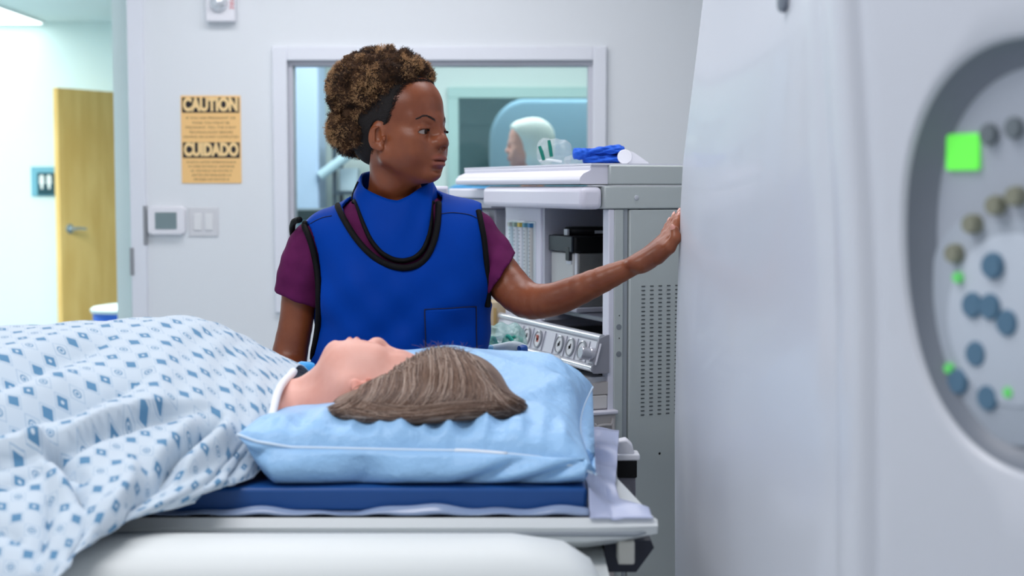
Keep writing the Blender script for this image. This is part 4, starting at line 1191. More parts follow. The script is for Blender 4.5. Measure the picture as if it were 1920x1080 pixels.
# the white-haired person in the control room (profile to the left)
def far_person():
    loc = Vector((.12, 6.85, 0))
    pr = empty('person', loc, 'person with chin-length white hair in profile behind the glass', 'person')
    F_ = np.array([-1.0, -.10, 0.0]); F_ /= np.linalg.norm(F_); U_ = np.array([0, 0, 1.0]); R_ = np.cross(F_, U_)
    RR = np.stack([F_, R_, U_], 1); C0 = P(990, 278, 6.85) ; S0 = .98
    Bf = Field(axis_steps(-.55, .42, .008, [(-.03, .25, .004)]), axis_steps(6.55, 7.15, .008, [(6.74, 6.96, .004)]), axis_steps(-.02, 1.9, .012, [(1.5, 1.82, .004)]))
    Wf = head_parts(Bf, C0, RR, S0, eyes='closed')
    Bf.cone(Wf((-.02, 0, -.04)), (C0[0] + .02, 6.85, C0[2] - .20), .048, .056, .02)
    sz = C0[2] - .255
    Bf.cone((C0[0] + .03, 6.68, sz), (C0[0] + .03, 7.02, sz), .055, k=.04)
    Bf.ell((C0[0] + .03, 6.85, sz - .20), (.11, .16, .26), k=.04); Bf.ell((C0[0] + .03, 6.85, sz - .50), (.12, .17, .20), k=.05)
    el = P(852, 372, 6.66)
    Bf.chain([(C0[0] + .02, 6.67, sz), (el[0] + .02, 6.66, el[2]), (el[0] - .08, 6.70, el[2] - .20)], [.052, .043, .026], .02)
    Bf.chain([(C0[0] + .02, 7.03, sz), (C0[0], 7.06, sz - .28), (C0[0] - .2, 7.0, sz - .30)], [.052, .040, .026], .02)
    for q in range(4):
        Bf.chain([(el[0] - .085, 6.67 + .02 * q, el[2] - .21), (el[0] - .10, 6.67 + .02 * q, el[2] - .28 - .004 * q)], [.011, .007], .006)
        Bf.chain([(C0[0] - .2, 6.97 + .02 * q, sz - .30), (C0[0] - .28, 6.97 + .02 * q, sz - .31)], [.011, .007], .006)
    for yy in (6.77, 6.93): Bf.chain([(C0[0] + .03, yy, .9), (C0[0] + .03, yy, .46), (C0[0] + .04, yy, .08)], [.085, .06, .045], .03); Bf.cone((C0[0] + .05, yy, .04), (C0[0] - .10, yy, .03), .04, .032, .02)
    Vf, Qf = Bf.extract(1)
    o = link('body', qmesh('fp', Vf - np.array(loc), Qf), pskin, pr, 180); tint(o.data, Vf, C0, RR, S0)
    Hf = Field(axis_steps(-.10, .32, .006, []), axis_steps(6.70, 7.0, .006, []), axis_steps(1.50, 1.90, .006, []))
    L0 = lambda p: C0 + S0 * (RR @ np.array(p, float))
    Hf.ell(L0((-.022, 0, .055)), (.108, .092, .095), RR, .01); Hf.ell(L0((-.040, 0, -.02)), (.085, .088, .095), RR, .02); Hf.ell(L0((.04, 0, .085)), (.052, .066, .045), RR, .02)
    x_, y_, z_ = Hf.a[0][:, None, None] - C0[0], Hf.a[1][None, :, None] - C0[1], Hf.a[2][None, None, :] - C0[2]
    lf = x_ * RR[0, 0] + y_ * RR[1, 0] + 0 * z_; lu = z_ + 0 * x_
    Hf.D = np.maximum(Hf.D, lf - np.interp(lu, [-.12, -.04, .02, .06, .09, .12], [.012, .020, .032, .050, .075, .10])).astype(np.float32)
    Hf.D += (.0018 * np.sin(np.arctan2(y_, x_) * 34 + z_ * 12)).astype(np.float32)
    Vf, Qf = Hf.extract(2)
    link('hair', qmesh('fh', Vf - np.array(loc), Qf), mat('white_hair', (226, 238, 232), .6), pr, 180)
    Sf = Field(axis_steps(-.60, .42, .008, []), axis_steps(6.55, 7.15, .008, []), axis_steps(.6, 1.62, .008, []))
    Sf.cone((C0[0] + .03, 6.68, sz), (C0[0] + .03, 7.02, sz), .066, k=.04)
    Sf.ell((C0[0] + .03, 6.85, sz - .20), (.125, .175, .27), k=.04); Sf.ell((C0[0] + .03, 6.85, sz - .50), (.14, .19, .24), k=.05)
    Sf.chain([(C0[0] + .02, 6.67, sz), (el[0] + .02, 6.66, el[2])], [.066, .060], .02); Sf.cone((el[0] + .02, 6.66, el[2]), (el[0] - .03, 6.68, el[2] - .08), .060, .056, .02)
    Sf.chain([(C0[0] + .02, 7.03, sz), (C0[0], 7.06, sz - .20)], [.066, .055], .02)
    Vf, Qf = Sf.extract(2)
    link('blue_top', qmesh('fs', Vf - np.array(loc), Qf), mat('scrub_blue', (58, 148, 206), .8, bump=.3, bscale=60), pr, 180)
far_person()

# ================================================================== anaesthesia machine
MO = P(1140, 700, 3.1); MA = math.radians(22)
def M(px, py, ax, val):
    r = ray(px, py); c_, s_ = math.cos(MA), math.sin(MA)
    ox, oy = -MO[0], -MO[1]; lo = (c_ * ox + s_ * oy, -s_ * ox + c_ * oy); lr = (c_ * r[0] + s_ * r[1], -s_ * r[0] + c_ * r[1])
    i = 'xy'.index(ax); t = (val - lo[i]) / lr[i]
    return lo[0] + t * lr[0], lo[1] + t * lr[1], CAMH + t * r[2]
mc = empty('anaesthesia_machine', (MO[0], MO[1], 0), 'pale grey anaesthesia machine with gauges and perforated side behind the outstretched arm', 'medical machine', MA)
white = mat('machine_white', (228, 228, 240), .38, spec=.5)
grey = mat('machine_grey', (190, 199, 198), .42, spec=.4)
silver = mat('machine_silver', (204, 208, 214), .25, metal=.35)
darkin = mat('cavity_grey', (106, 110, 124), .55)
blk = mat('black_plastic', (12, 13, 15), .5, spec=.25)
steel = mat('brushed_steel', (150, 150, 150), .38, metal=.6, noise=.06, nscale=60)
DX = .62
# top slab with moulded front lip
zt1, zb1 = 1.449, 1.407
s_ = MB().box(0, DX, -.005, .80, zb1, zt1).obj('top_slab', grey, mc, bev=.003)
lip = [(.0, zt1), (-.012, zt1), (-.012, zt1 - .006), (-.020, zt1 - .008), (-.020, zt1 - .014)]
for i in range(8): a = math.radians(90 * i / 7); lip.append((-.020 - .045 * math.sin(a) + .0, zt1 - .014 - .024 * (1 - math.cos(a)) ))
lip = [(.0, zt1), (-.040, zt1), (-.042, zt1 - .004), (-.040, zt1 - .010), (-.046, zt1 - .013), (-.058, zt1 - .018), (-.066, zt1 - .027), (-.067, zt1 - .036), (-.064, zb1 + .001), (0, zb1 + .001)]
MB().prism([(p, q) for p, q in lip], .006, .80, 'y').obj('front_lip', white, mc, 50)
MB().box(-.042, DX, .0, .80, zt1, zt1 + .004).obj('worktop_mat', mat('machine_top', (226, 228, 238), .4), mc)
# second block
MB().box(-.012, DX, -.004, .70, 1.354, 1.403).obj('upper_block', grey, mc, bev=.003)
MB().box(-.066, -.014, .0, .60, 1.353, 1.402).obj('drawer_front', white, mc, bev=.012, seg=4)
for xx in (.065, .185): MB().lathe([(.001, 0), (.006, 0), (.005, .002), (.001, .003)], (xx, -.004, 1.378), (0, -1, 0), 14).obj('screw', silver, mc)
# side: post, frame, perforated panel
MB().box(.0, .014, .0, .03, .10, 1.353).obj('front_post', mat('post_white', (228, 230, 242), .35), mc, bev=.002)
MB().box(.014, .036, .0, .04, .10, 1.353).obj('side_post', grey, mc, bev=.002)
MB().box(.036, .048, .004, .04, .10, 1.353).obj('side_channel', mat('channel_grey', (160, 168, 174), .5), mc)
sp2 = MB().box(.050, DX, -.002, .02, .10, 1.352).obj('side_panel', grey, mc, bev=.003)
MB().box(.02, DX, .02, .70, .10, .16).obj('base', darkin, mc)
vs = MB()
za, zz2 = 1.183, .897
for c_ in range(5):
    for r_ in range(32):
        x = .080 + c_ * .0210; z = za - (za - zz2) * r_ / 31
        vs.box(x, x + .0085, -.0032, .004, z - .0012, z + .0012)
vs.obj('vent_slots', mat('slot_dark', (78, 84, 88), .7), sp2)
for z in (1.095, 1.035): MB().lathe([(.001, 0), (.0065, 0), (.006, .001), (.001, .0012)], (.026, 0, z), (0, -1, 0), 20).obj('plug', mat('plug_grey', (132, 140, 146), .5), mc)
for z in (1.07, 1.12): MB().lathe([(.001, 0), (.0015, 0), (.001, .001)], (.027, 0, z), (0, -1, 0), 10).obj('screw', blk, mc)
pz = M(1236, 850, 'y', 0); MB().lathe([(.001, 0), (.003, 0), (.001, .001)], (pz[0], -.002, pz[2]), (0, -1, 0), 12).obj('screw', blk, mc)
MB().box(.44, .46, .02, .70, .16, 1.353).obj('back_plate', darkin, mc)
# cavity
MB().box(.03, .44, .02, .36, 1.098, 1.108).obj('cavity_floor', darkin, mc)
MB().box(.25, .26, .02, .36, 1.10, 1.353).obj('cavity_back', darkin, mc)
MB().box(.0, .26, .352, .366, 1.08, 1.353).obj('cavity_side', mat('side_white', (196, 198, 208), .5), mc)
MB().box(.03, .04, .02, .36, 1.1, 1.106).obj('cavity_rim', silver, mc)
# flowmeter column
f0, f1 = .366, .600
MB().box(-.004, .20, f0, f1, 1.06, 1.353).obj('flowmeter_panel', white, mc, bev=.004)
fw_ = MB().box(-.0065, -.002, f0 + .030, f1 - .025, 1.085, 1.318).obj('flowmeter_window', mat('tube_glass', (214, 226, 232), .15, coat=.5), mc, bev=.003)
cols_ = [(206, 206, 200), (214, 222, 222), (236, 240, 246), (226, 234, 240), (206, 228, 236)]
for i in range(5):
    y = f0 + .048 + i * .033
    MB().tube([(-.0085, y, 1.09), (-.0085, y, 1.312)], .0055, 10).obj('flow_tube', mat('tube_%d' % i, cols_[i], .2), fw_)
    t = MB()
    for q in range(22): t.box(-.0148, -.0138, y - .0035, y + .0035, 1.10 + q * .0092, 1.1012 + q * .0092)
    t.obj('scale_marks', mat('mark_ink', (98, 104, 112), .6), fw_)
    MB().box(-.0165, -.0060, y - .007, y + .007, 1.303, 1.313).obj('tube_cap', mat('cap_%d' % i, [(66, 130, 178), (96, 160, 180), (214, 190, 90), (150, 176, 160), (190, 196, 190)][i], .5), fw_)
# black and steel absorber unit standing in the cavity
bx = empty('vaporiser', (MO[0], MO[1], 0), 'black-topped steel box standing in the open bay of the machine', 'vaporiser', MA)
y0_, y1_ = .135, .325
def cv(xa, xb, ya, yb_, za_, zb_, nm, m, bev=.003): return MB().box(xa, xb, ya, yb_, za_, zb_).obj(nm, m, bx, bev=bev)
va, vb2 = .205, .345
cv(.015, .190, va - .004, vb2 + .002, 1.109, 1.122, 'foot', mat('machine_lightgrey', (170, 172, 184), .5))
cv(.022, .180, va, vb2, 1.122, 1.248, 'steel_body', steel)
cv(.014, .023, va + .012, vb2, 1.122, 1.248, 'front_plate', mat('plate_light', (196, 198, 196), .4))
MB().box(.017, .021, va - .0015, va + .010, 1.122, 1.248).obj('corner_strip', mat('strip_white', (226, 228, 232), .4), bx)
cv(.012, .186, va - .004, vb2 + .002, 1.248, 1.288, 'black_housing', blk, .005)
MB().box(.007, .013, va + .006, vb2, 1.250, 1.287).obj('control_face', mat('slate_black', (34, 42, 52), .4), bx, bev=.002)
MB().lathe([(.001, 0), (.058, 0), (.062, .006), (.062, .014), (.056, .019), (.001, .019)], (.085, .280, 1.288), (0, 0, 1), 36).obj('dial', blk, bx)
cv(.018, .024, va + .055, va + .075, 1.288, 1.303, 'badge', mat('badge_white', (216, 220, 226), .4), .001)
MB().box(.070, .100, .2165, .2185, 1.293, 1.300).obj('label_strip', mat('label_grey', (196, 200, 208), .5), bx)
MB().box(.006, .018, va + .018, va + .040, 1.230, 1.262).obj('latch', mat('latch_dark', (26, 30, 36), .4), bx, bev=.002)
MB().box(.0115, .0142, va + .020, va + .046, 1.222, 1.236).obj('label_plate', mat('badge_white', (216, 220, 226), .4), bx)
MB().box(.085, .100, va - .006, va - .0035, 1.238, 1.264).obj('label_plate', mat('badge_mauve', (180, 176, 186), .4), bx)
cv(.008, .016, va + .05, va + .09, 1.110, 1.130, 'knob', blk)
# gauge panel, projecting below the bay
gp = []
for y in (.0, .60): pass
gtop, gbot = 1.075, 1.003
GS = .036
prof = [(.0, gtop), (-.050 + GS, gtop - .003), (-.056 + GS, gtop - .012), (-.070 + GS, gbot + .010), (-.068 + GS, gbot), (.0, gbot)]
gpn = MB().prism(prof, .002, .60, 'y').obj('gauge_panel', mat('gauge_body', (200, 204, 214), .35), mc, 40)
MB().tube([(-.052 + GS, -.004, gtop - .003), (-.052 + GS, .60, gtop - .003)], .0085, 12).obj('top_rail', silver, gpn)
MB().tube([(-.072 + GS, -.004, gbot + .003), (-.072 + GS, .60, gbot + .003)], .0085, 12).obj('bottom_rail', silver, gpn)
MB().prism([(-.040 + GS, gtop + .004), (-.060 + GS, gtop - .004), (-.078 + GS, gbot), (-.072 + GS, gbot - .008), (.0, gbot - .008), (.0, gtop + .004)], -.006, .002, 'y').obj('end_cap', mat('endcap', (150, 152, 162), .4), gpn)
nx = np.array([-(gtop - .012 - gbot - .010), 0, -.014]); nx /= np.linalg.norm(nx); nx = np.array([-.975, 0, .22])
def gface(y, v):   # point on the tilted face: v 0 bottom .. 1 top
    return np.array([-.070 + GS + .014 * v - .0005, y, gbot + .010 + (gtop - .022 - gbot) * v])
gz = [(M(p_, 650, 'x', -.031)[1], k_) for p_, k_ in ((1112, 'knobpanel'), (1091, 'g'), (1069.5, 'g'), (1049, 'g'), (1029, 'plain'), (1009, 'red'), (988, 'g'), (969, 'g'))]
for y, kd in gz:
    a, b = gface(y, .04), gface(y, .96)
    pl = MB(); w_ = .025
    pl.add([a + (-.0006, -w_, 0), a + (-.0006, w_, 0), b + (-.0006, w_, 0), b + (-.0006, -w_, 0), a + (-.0022, -w_, 0), a + (-.0022, w_, 0), b + (-.0022, w_, 0), b + (-.0022, -w_, 0)], [(4, 5, 6, 7), (0, 3, 2, 1), (0, 1, 5, 4), (1, 2, 6, 5), (2, 3, 7, 6), (3, 0, 4, 7)])
    pp = pl.obj('gauge_plate', mat('gauge_plate', (214, 216, 224), .35), gpn)
    c0 = gface(y, .5)
    if kd in ('g', 'red'):
        MB().lathe([(.0215, 0), (.0215, .004), (.0185, .005), (.0180, .0025), (.001, .0025)], c0 + nx * .002, nx, 28).obj('gauge', mat('gauge_ring', (150, 154, 160), .3, metal=.4), pp)
        MB().lathe([(.001, 0), (.0175, 0), (.0175, .0006), (.001, .0006)], c0 + nx * .0045, nx, 28).obj('dial_face', mat('dial_white', (226, 228, 230), .3), pp)
        cr_ = c0 + nx * .0056
        if kd == 'red': MB().box(cr_[0] - .001, cr_[0] + .0004, y - .006, y + .006, cr_[2] - .010, cr_[2] + .010).obj('red_indicator', mat('indicator_red', (190, 80, 60), .4), pp)
        MB().tube([cr_ + (0, .009, -.007), cr_ + (0, -.006, .008)], .0012, 6).obj('needle', blk, pp)
        MB().lathe([(.001, 0), (.004, 0), (.003, .003), (.001, .003)], c0 + nx * .005, nx, 12).obj('hub', blk, pp)
    if kd == 'knobpanel':
        MB().lathe([(.001, 0), (.016, 0), (.016, .010), (.014, .012), (.014, .030), (.012, .032), (.001, .032)], gface(y, .42) + nx * .002, nx, 28).obj('knob', mat('knob_silver', (190, 192, 200), .25, metal=.5), pp)
# folding shelf under the gauges
MB().prism([(.0, .985), (-.075, .985), (-.100, .990), (-.104, .984), (-.10, .976), (-.06, .966), (.0, .962)], .012, .58, 'y').obj('shelf_tray', silver, mc, 40)
MB().tube([(-.102, .0, .985), (-.106, .03, .984), (-.106, .56, .984)], .006, 10).obj('tray_rim', silver, mc)
MB().prism([(.0, .975), (-.03, .972), (-.05, .955), (-.05, .948), (.0, .948)], .0, .60, 'y').obj('lower_moulding', mat('warm_grey', (196, 192, 190), .5), mc, 40)
MB().box(-.050, .0, .0, .60, .915, .947).obj('lower_ledge', mat('ledge_white', (220, 218, 216), .45), mc, bev=.004)
MB().box(-.045, .012, -.002, .62, .10, .912).obj('lower_front', mat('warm_grey', (196, 192, 190), .5), mc, bev=.004)
dr_ = MB().box(-.048, .014, -.012, -.003, .50, .905).obj('side_door', mat('door_warm', (186, 182, 180), .5), mc, bev=.003)
MB().tube(catmull([(-.04, -.014, .60), (-.04, -.014, .86), (-.032, -.014, .880), (.0, -.014, .882), (.006, -.014, .872), (.006, -.014, .60)], 40), .0035, 8).obj('door_seam', mat('seam_light', (206, 202, 200), .4), dr_)
MB().box(-.060, .018, -.018, .30, .905, .914).obj('ledge_cap', white, mc, bev=.003)
# neighbouring unit further back on the left: monitor and slim drawer block
un = empty('medical_cart', (MO[0], MO[1], 0), 'white equipment cart with drawers joined to the left of the grey machine', 'cart', MA)
MB().box(-.01, .40, .705, 1.02, 1.372, 1.398).obj('worktop', white, un, bev=.005)
MB().box(.0, .40, .71, 1.02, 1.345, 1.370).obj('drawer', mat('drawer_grey', (190, 192, 204), .4), un, bev=.003)
MB().box(.015, .40, .72, 1.0, .05, 1.344).obj('body', mat('cart_body', (176, 180, 190), .5), un, bev=.004)
MB().box(-.02, .0, .72, .86, 1.24, 1.335).obj('side_box', mat('box_pale', (206, 208, 220), .4), un, bev=.003)
MB().lathe([(.001, 0), (.014, 0), (.012, .02), (.001, .022)], (-.02, .79, 1.315), (-1, 0, 0), 16).obj('knob', blk, un)
MB().box(.10, .36, .606, .704, .10, 1.345).obj('side_column', mat('column_grey', (150, 154, 164), .5), un)
mn_p = P(821, 366, 3.75)
mn = empty('monitor', (mn_p[0], mn_p[1], 0), 'small white monitor right of the collar, left of the cart', 'monitor', MA)
MB().box(-.028, .028, -.008, .010, mn_p[2] - .035, mn_p[2] + .024).obj('case', white, mn, bev=.005)
MB().box(-.021, .021, -.0105, -.007, mn_p[2] - .027, mn_p[2] + .016).obj('screen', mat('screen_grey', (176, 182, 200), .2), mn)
MB().box(-.01, .01, .0, .02, 0.06, mn_p[2] - .034).obj('stand', mat('column_grey', (150, 154, 164)), mn)
MB().lathe([(.001, 0), (.10, 0), (.09, .02), (.02, .06), (.001, .06)], (0, .01, 0), n=24).obj('foot', mat('column_grey', (150, 154, 164)), mn)
# carton seen below the arm
cp_ = P(940, 590, 3.70)
bxo = empty('carton', (cp_[0], cp_[1], cp_[2] - .30), 'beige cardboard carton beside the gauges under the arm', 'carton', MA)
MB().box(-.045, .04, -.02, .08, 0, .335).obj('box', mat('card_beige', (226, 206, 172), .8), bxo, bev=.002)
MB().box(-.030, -.022, -.0215, -.0195, .02, .32).obj('stripe', mat('card_ochre', (214, 182, 120), .7), bxo)
tag(MB().box(cp_[0] - .12, cp_[0] + .045, 3.62, 3.78, 0, cp_[2] - .30).obj('side_table', mat('side_table_grey', (196, 200, 206), .5), bev=.004), 'grey side cabinet carrying the beige carton', 'cabinet')

# ---- things on the machine top
def on_top(px, lx): 
    return M(px, 300, 'x', lx)
TZ = zt1 + .004
def rotM(p): 
    c_, s_ = math.cos(MA), math.sin(MA); return np.array([MO[0] + c_ * p[0] - s_ * p[1], MO[1] + s_ * p[0] + c_ * p[1], p[2]])
# folded blue towel: two rolled layers
towel_m = mat('towel_blue', (30, 92, 206), .85, sheen=.0, bump=.4, bscale=120)
tw_c = P(1128, 300, 3.30)
tw = empty('folded_towel', (tw_c[0], tw_c[1], TZ), 'blue cloth folded in a bundle on the machine top', 'cloth')
def lump(name, L, wd, ht, z0, x0, seed, m, parent, yw=.0, tilt=.0):
    G = []
    r_ = random.Random(seed); ph = [r_.random() * 6 for _ in range(6)]
    for i in range(41):
        u = i / 40; s = (1 - abs(2 * u - 1) ** 5) ** .4 if 0 < u < 1 else 0.05
        row = []
        for j in range(37):
            a = 2 * math.pi * j / 36
            rr = 1 + .10 * math.sin(3 * a + ph[0] + 4 * u) + .07 * math.sin(7 * a + ph[1] + 9 * u) + .05 * math.sin(11 * a + ph[2] - 14 * u) + .05 * math.sin(22 * u + ph[3])
            y = math.cos(a) * wd / 2 * s * rr; z = math.sin(a) * ht / 2 * s * rr
            row.append((x0 - L / 2 + L * u, y + yw, max(z0 + ht / 2 + z + tilt * (u - .5), .001)))
        G.append(row)
    return MB().grid(G).obj(name, m, parent, 180)
lump('lower_fold', .098, .11, .024, .0, .004, 1, towel_m, tw)
lump('upper_fold', .086, .10, .022, .020, .006, 2, towel_m, tw, tilt=.010)
lump('rolled_end', .045, .05, .026, .012, -.046, 5, towel_m, tw, -.02)
lump('loose_corner', .034, .06, .018, .026, .036, 7, towel_m, tw, 0)
c0 = P(1178, 294, 3.22)
rl = empty('paper_roll', (c0[0], 3.22, TZ), 'white paper roll lying beside the blue cloth on the machine', 'roll')
rl.rotation_euler = (0, 0, math.radians(28))
MB().lathe([(.001, 0), (.0155, 0), (.0165, .004), (.0162, .075), (.001, .078)], (-.012, -.004, .0165), (.55, .83, 0), 28).obj('roll', mat('roll_paper', (236, 238, 244), .7), rl)
MB().prism([(-.002, .0), (.052, .0), (.050, .004), (.012, .026), (.0, .030)], -.006, .03, 'y').obj('loose_end', mat('roll_paper', (236, 238, 244), .7), rl)
# plastic mask bag
film = mat('clear_film', (226, 236, 240), .2, alpha=.20, spec=.8, bump=.6, bscale=90)
mb_c = P(1036, 300, 3.40)
mk = empty('mask_bag', (mb_c[0], mb_c[1], TZ), 'clear plastic bag with a green-strapped mask on the machine top', 'plastic bag')
lump('bag', .085, .09, .062, .0, .004, 11, film, mk)
green = mat('strap_green', (20, 128, 110), .45)
for (xa, za_, xb, zb_) in ((-.022, .012, -.032, .044), (-.004, .020, -.010, .058)):
    MB().tube([(xa, -.046, za_), ((xa + xb) / 2, -.048, (za_ + zb_) / 2 + .002), (xb, -.046, zb_)], [.0040, .0046, .0036], 8).obj('green_strap', green, mk)
lump('crumpled_film', .050, .05, .022, .0, .052, 14, film, mk)
MB().tube(catmull([(-.03, -.03, .010), (-.01, -.05, .012), (.02, -.045, .008)], 12), .003, 8).obj('clear_tube', mat('tube_clear', (220, 230, 230), .2), mk)

# ---- things lying between pillow and gauges on the far side
tr_c = P(948, 668, 2.98)
tray = empty('instrument_stand', (tr_c[0], tr_c[1], 0), 'small grey stand behind the pillow holding tubing and a bag', 'stand')
zt_ = tr_c[2] - .008
MB().box(-.09, .12, -.07, .09, zt_ - .02, zt_).obj('top', mat('side_table_grey', (196, 200, 206)), tray, bev=.006)
MB().tube([(0, 0, .03), (0, 0, zt_ - .02)], .018, 14).obj('post', silver, tray)
MB().lathe([(.001, 0), (.14, 0), (.13, .02), (.03, .04), (.001, .04)], n=28).obj('foot', silver, tray)
bg = empty('tubing_bag', (tr_c[0] - .012, tr_c[1], zt_), 'clear bag of green breathing tubing behind the pillow', 'plastic bag')
film_g = mat('green_film', (170, 220, 214), .15, alpha=.45, spec=.8, bump=.6, bscale=90)
lump('bag', .115, .09, .072, .0, .0, 21, film_g, bg)
rr_ = random.Random(8)
for q in range(3):
    pts = [(-.045 + .09 * i / 6, -.02 + rr_.uniform(-.02, .02), .020 + rr_.uniform(0, .034)) for i in range(7)]
    MB().tube(catmull(pts, 40), .0045, 8).obj('green_tube', mat('tube_green', (60, 176, 156), .4), bg)
bt = empty('breathing_tube', P(945, 655, 2.88), 'pale tube with a blue connector and cap lying behind the pillow', 'tube')
def tobt(o):
    o.data.transform(Matrix.Translation(-bt.location)); o.parent = bt
tobt(MB().tube(catmull([P(985, 655, 2.88), P(965, 650, 2.87), P(940, 655, 2.88), P(905, 662, 2.90)], 20), [.010 + .004 * i / 19 for i in range(20)], 16).obj('hose', mat('pale_tube', (206, 224, 232), .4)))
c0 = P(986, 655, 2.86)
tobt(MB().lathe([(.001, 0), (.009, .001), (.010, .008), (.008, .016), (.001, .018)], c0, (-.8, -.5, 0), 18).obj('end_cap', mat('cap_blue', (20, 82, 168), .35)))
c0 = P(925, 657, 2.865)
tobt(MB().lathe([(.001, 0), (.010, 0), (.0115, .004), (.0115, .036), (.010, .040), (.001, .040)], c0, (-1, 0, -.1), 18).obj('connector', mat('connector_blue', (96, 176, 226), .35)))
c0 = P(590, 690, 2.44)
tag(MB().lathe([(.001, 0), (.008, .001), (.010, .006), (.010, .024), (.007, .030), (.001, .031)], c0, (-1, -.2, .1), 18).obj('tube_end', mat('bright_blue', (60, 160, 226), .35)), 'bright blue tube end beside the neck of the lying person', 'tube')

# ================================================================== patient table
TBx0 = -2.1
tb = empty('patient_table', (-.8, 2.15, 0), 'long white scanner table under the lying person', 'table')
def tl(p): return (p[0] + .8, p[1] - 2.15, p[2])
FY, BY = 1.885, 2.46
endx = .196
tray_m = mat('tray_white', (214, 220, 222), .35)
# cradle: shallow tray with a tapered end
prof = [(-.27, .945), (-.265, .925), (-.22, .905), (.22, .905), (.285, .925), (.30, .945), (.295, .957), (.24, .945), (-.22, .945), (-.262, .957)]
cr = MB()
G = []
for x, k_ in [(TBx0, 1), (-.10, 1), (.0, 1), (.10, 1), (.150, .995), (.180, .985), (.1955, .96)]:
    G.append([((x if q[0] < -.20 else min(x, .142)) + .8, q[0], .951 + (q[1] - .951) * (1 if x < .12 else max(.55, 1 - (x - .12) * 5.5))) for q in prof + [prof[0]]])
c_ = MB().grid(G); n_ = len(prof) + 1
c_.f.append(tuple(range(n_ - 2, -1, -1))); c_.f.append(tuple(range(6 * n_, 6 * n_ + n_ - 1)))
c_.obj('cradle', tray_m, tb, 40)
MB().tube([tl((TBx0, FY - .003, .936)), tl((.165, FY - .003, .936)), tl((.188, FY + .004, .940))], .0035, 8).obj('edge_strip', mat('strip_grey', (140, 148, 156), .4), tb)
# couch body
bodyp = []
G = []
for x, sc in [(TBx0, 1), (-.3, 1), (.0, 1), (.065, .985), (.100, .95), (.120, .89), (.128, .80)]:
    row = []
    for yy, zz in [(-.40, .30), (-.465, .40), (-.48, .80), (-.475, .925), (-.462, .946), (-.44, .957), (-.40, .962), (-.36, .960), (-.335, .945), (-.325, .89), (.33, .90), (.34, .93), (.36, .935), (.39, .91), (.40, .40), (.40, .30)]:
        row.append((x + .8, yy * (.92 + .08 * sc), .30 + (zz - .30) * (sc if zz > .9 else 1)))
    G.append(row + [row[0]])
c_ = MB().grid(G); n_ = 17
c_.f.append(tuple(range(n_ - 2, -1, -1))); c_.f.append(tuple(range(6 * n_, 6 * n_ + n_ - 1)))
c_.obj('couch_body', mat('couch_white', (218, 224, 224), .5, spec=.35), tb, 60)
MB().box(-.9, .5, -.25, .25, 0, .31).obj('pedestal', mat('pedestal_grey', (150, 156, 162), .5), tb, bev=.02)
MB().box(.945, .968, -.235, -.20, .885, .918).obj('end_bracket', mat('bracket_cream', (206, 206, 198), .5), tb, bev=.003)
MB().prism([(.93, .86), (.975, .86), (1.0, .895), (.995, .905), (.93, .905)], -.18, .20, 'y').obj('end_support', mat('support_dark', (30, 36, 52), .5), tb)
# head end hardware behind: black clamp, white cap, grey post
hx_ = P(1176, 870, 2.47)
hw_ = empty('rail_clamp', (hx_[0], 2.47, .93), 'black clamp with a white cap on a grey post at the table end', 'clamp')
z0 = .93
def zz(py): return P(1176, py, 2.47)[2] - z0
MB().box(-.016, .014, -.012, .02, zz(950), zz(892)).obj('post', mat('post_grey', (112, 112, 122), .5), hw_, bev=.002)
MB().box(-.018, .016, -.016, .022, zz(893), zz(860)).obj('clamp_block', blk, hw_, bev=.002)
MB().box(-.020, .021, -.018, .024, zz(861), zz(848)).obj('cap', mat('cap_white', (236, 238, 244), .35), hw_, bev=.004, seg=3)
MB().prism([(-.018, zz(850)), (.012, zz(850)), (.008, zz(832)), (-.002, zz(822)), (-.018, zz(826))], -.014, .02, 'y').obj('folded_pad', mat('pad_white', (226, 228, 236), .7), hw_, bev=.003)
# mattress
mt = MB().box(-2.05, .103, 1.915, 2.44, .9575, .992).obj('mattress', mat('mattress_navy', (20, 74, 140), .4, spec=.5), bev=.006, seg=3)
tag(mt, 'dark blue mattress pad under the pillow on the table', 'mattress')
# translucent cover sheet over the table end, curled up at the back
vinyl = mat('clear_vinyl', (190, 200, 230), .28, alpha=.72, spec=.5, bump=.3, bscale=25)
G = []
for i in range(40):
    v = i / 39
    row = []
    for j in range(40):
        u = j / 39
        y = FY - .004 + (BY - FY - .01) * v
        lift = max(0, (v - .62) / .38)
        pass
        xe = float(np.interp(v, [0, .06, .12, .18, .3, 1], [.190, .186, .168, .152, .150, .186]))
        x = .1045 + (xe - .1045) * u
        drape = .0 if x < .103 else 0
        base = .994 + .0012 * math.sin(x * 60 + y * 20) if x < .100 else .962 + (.032 * max(0, 1 - (x - .10) / .035))
        z = base + (.004 * math.sin(x * 80 + v * 9) if x > .1 else 0)
        cur = max(0, (x - .095) / (xe - .095)) if x > .095 else 0
        z += lift ** 1.3 * .018 * min(1, cur * 3) + .004 * math.sin(v * 26 + x * 40) * min(1, cur * 2)
        if v < .03: z = min(z, .958)
        row.append((x, y if x > .1 or v > .04 else y - .0, z))
    G.append(row)
sh = solid(MB().grid(G).obj('cover_sheet', vinyl, None, 180), .0012)
tag(sh, 'translucent pale vinyl sheet over the table end, curled at the back', 'plastic sheet')
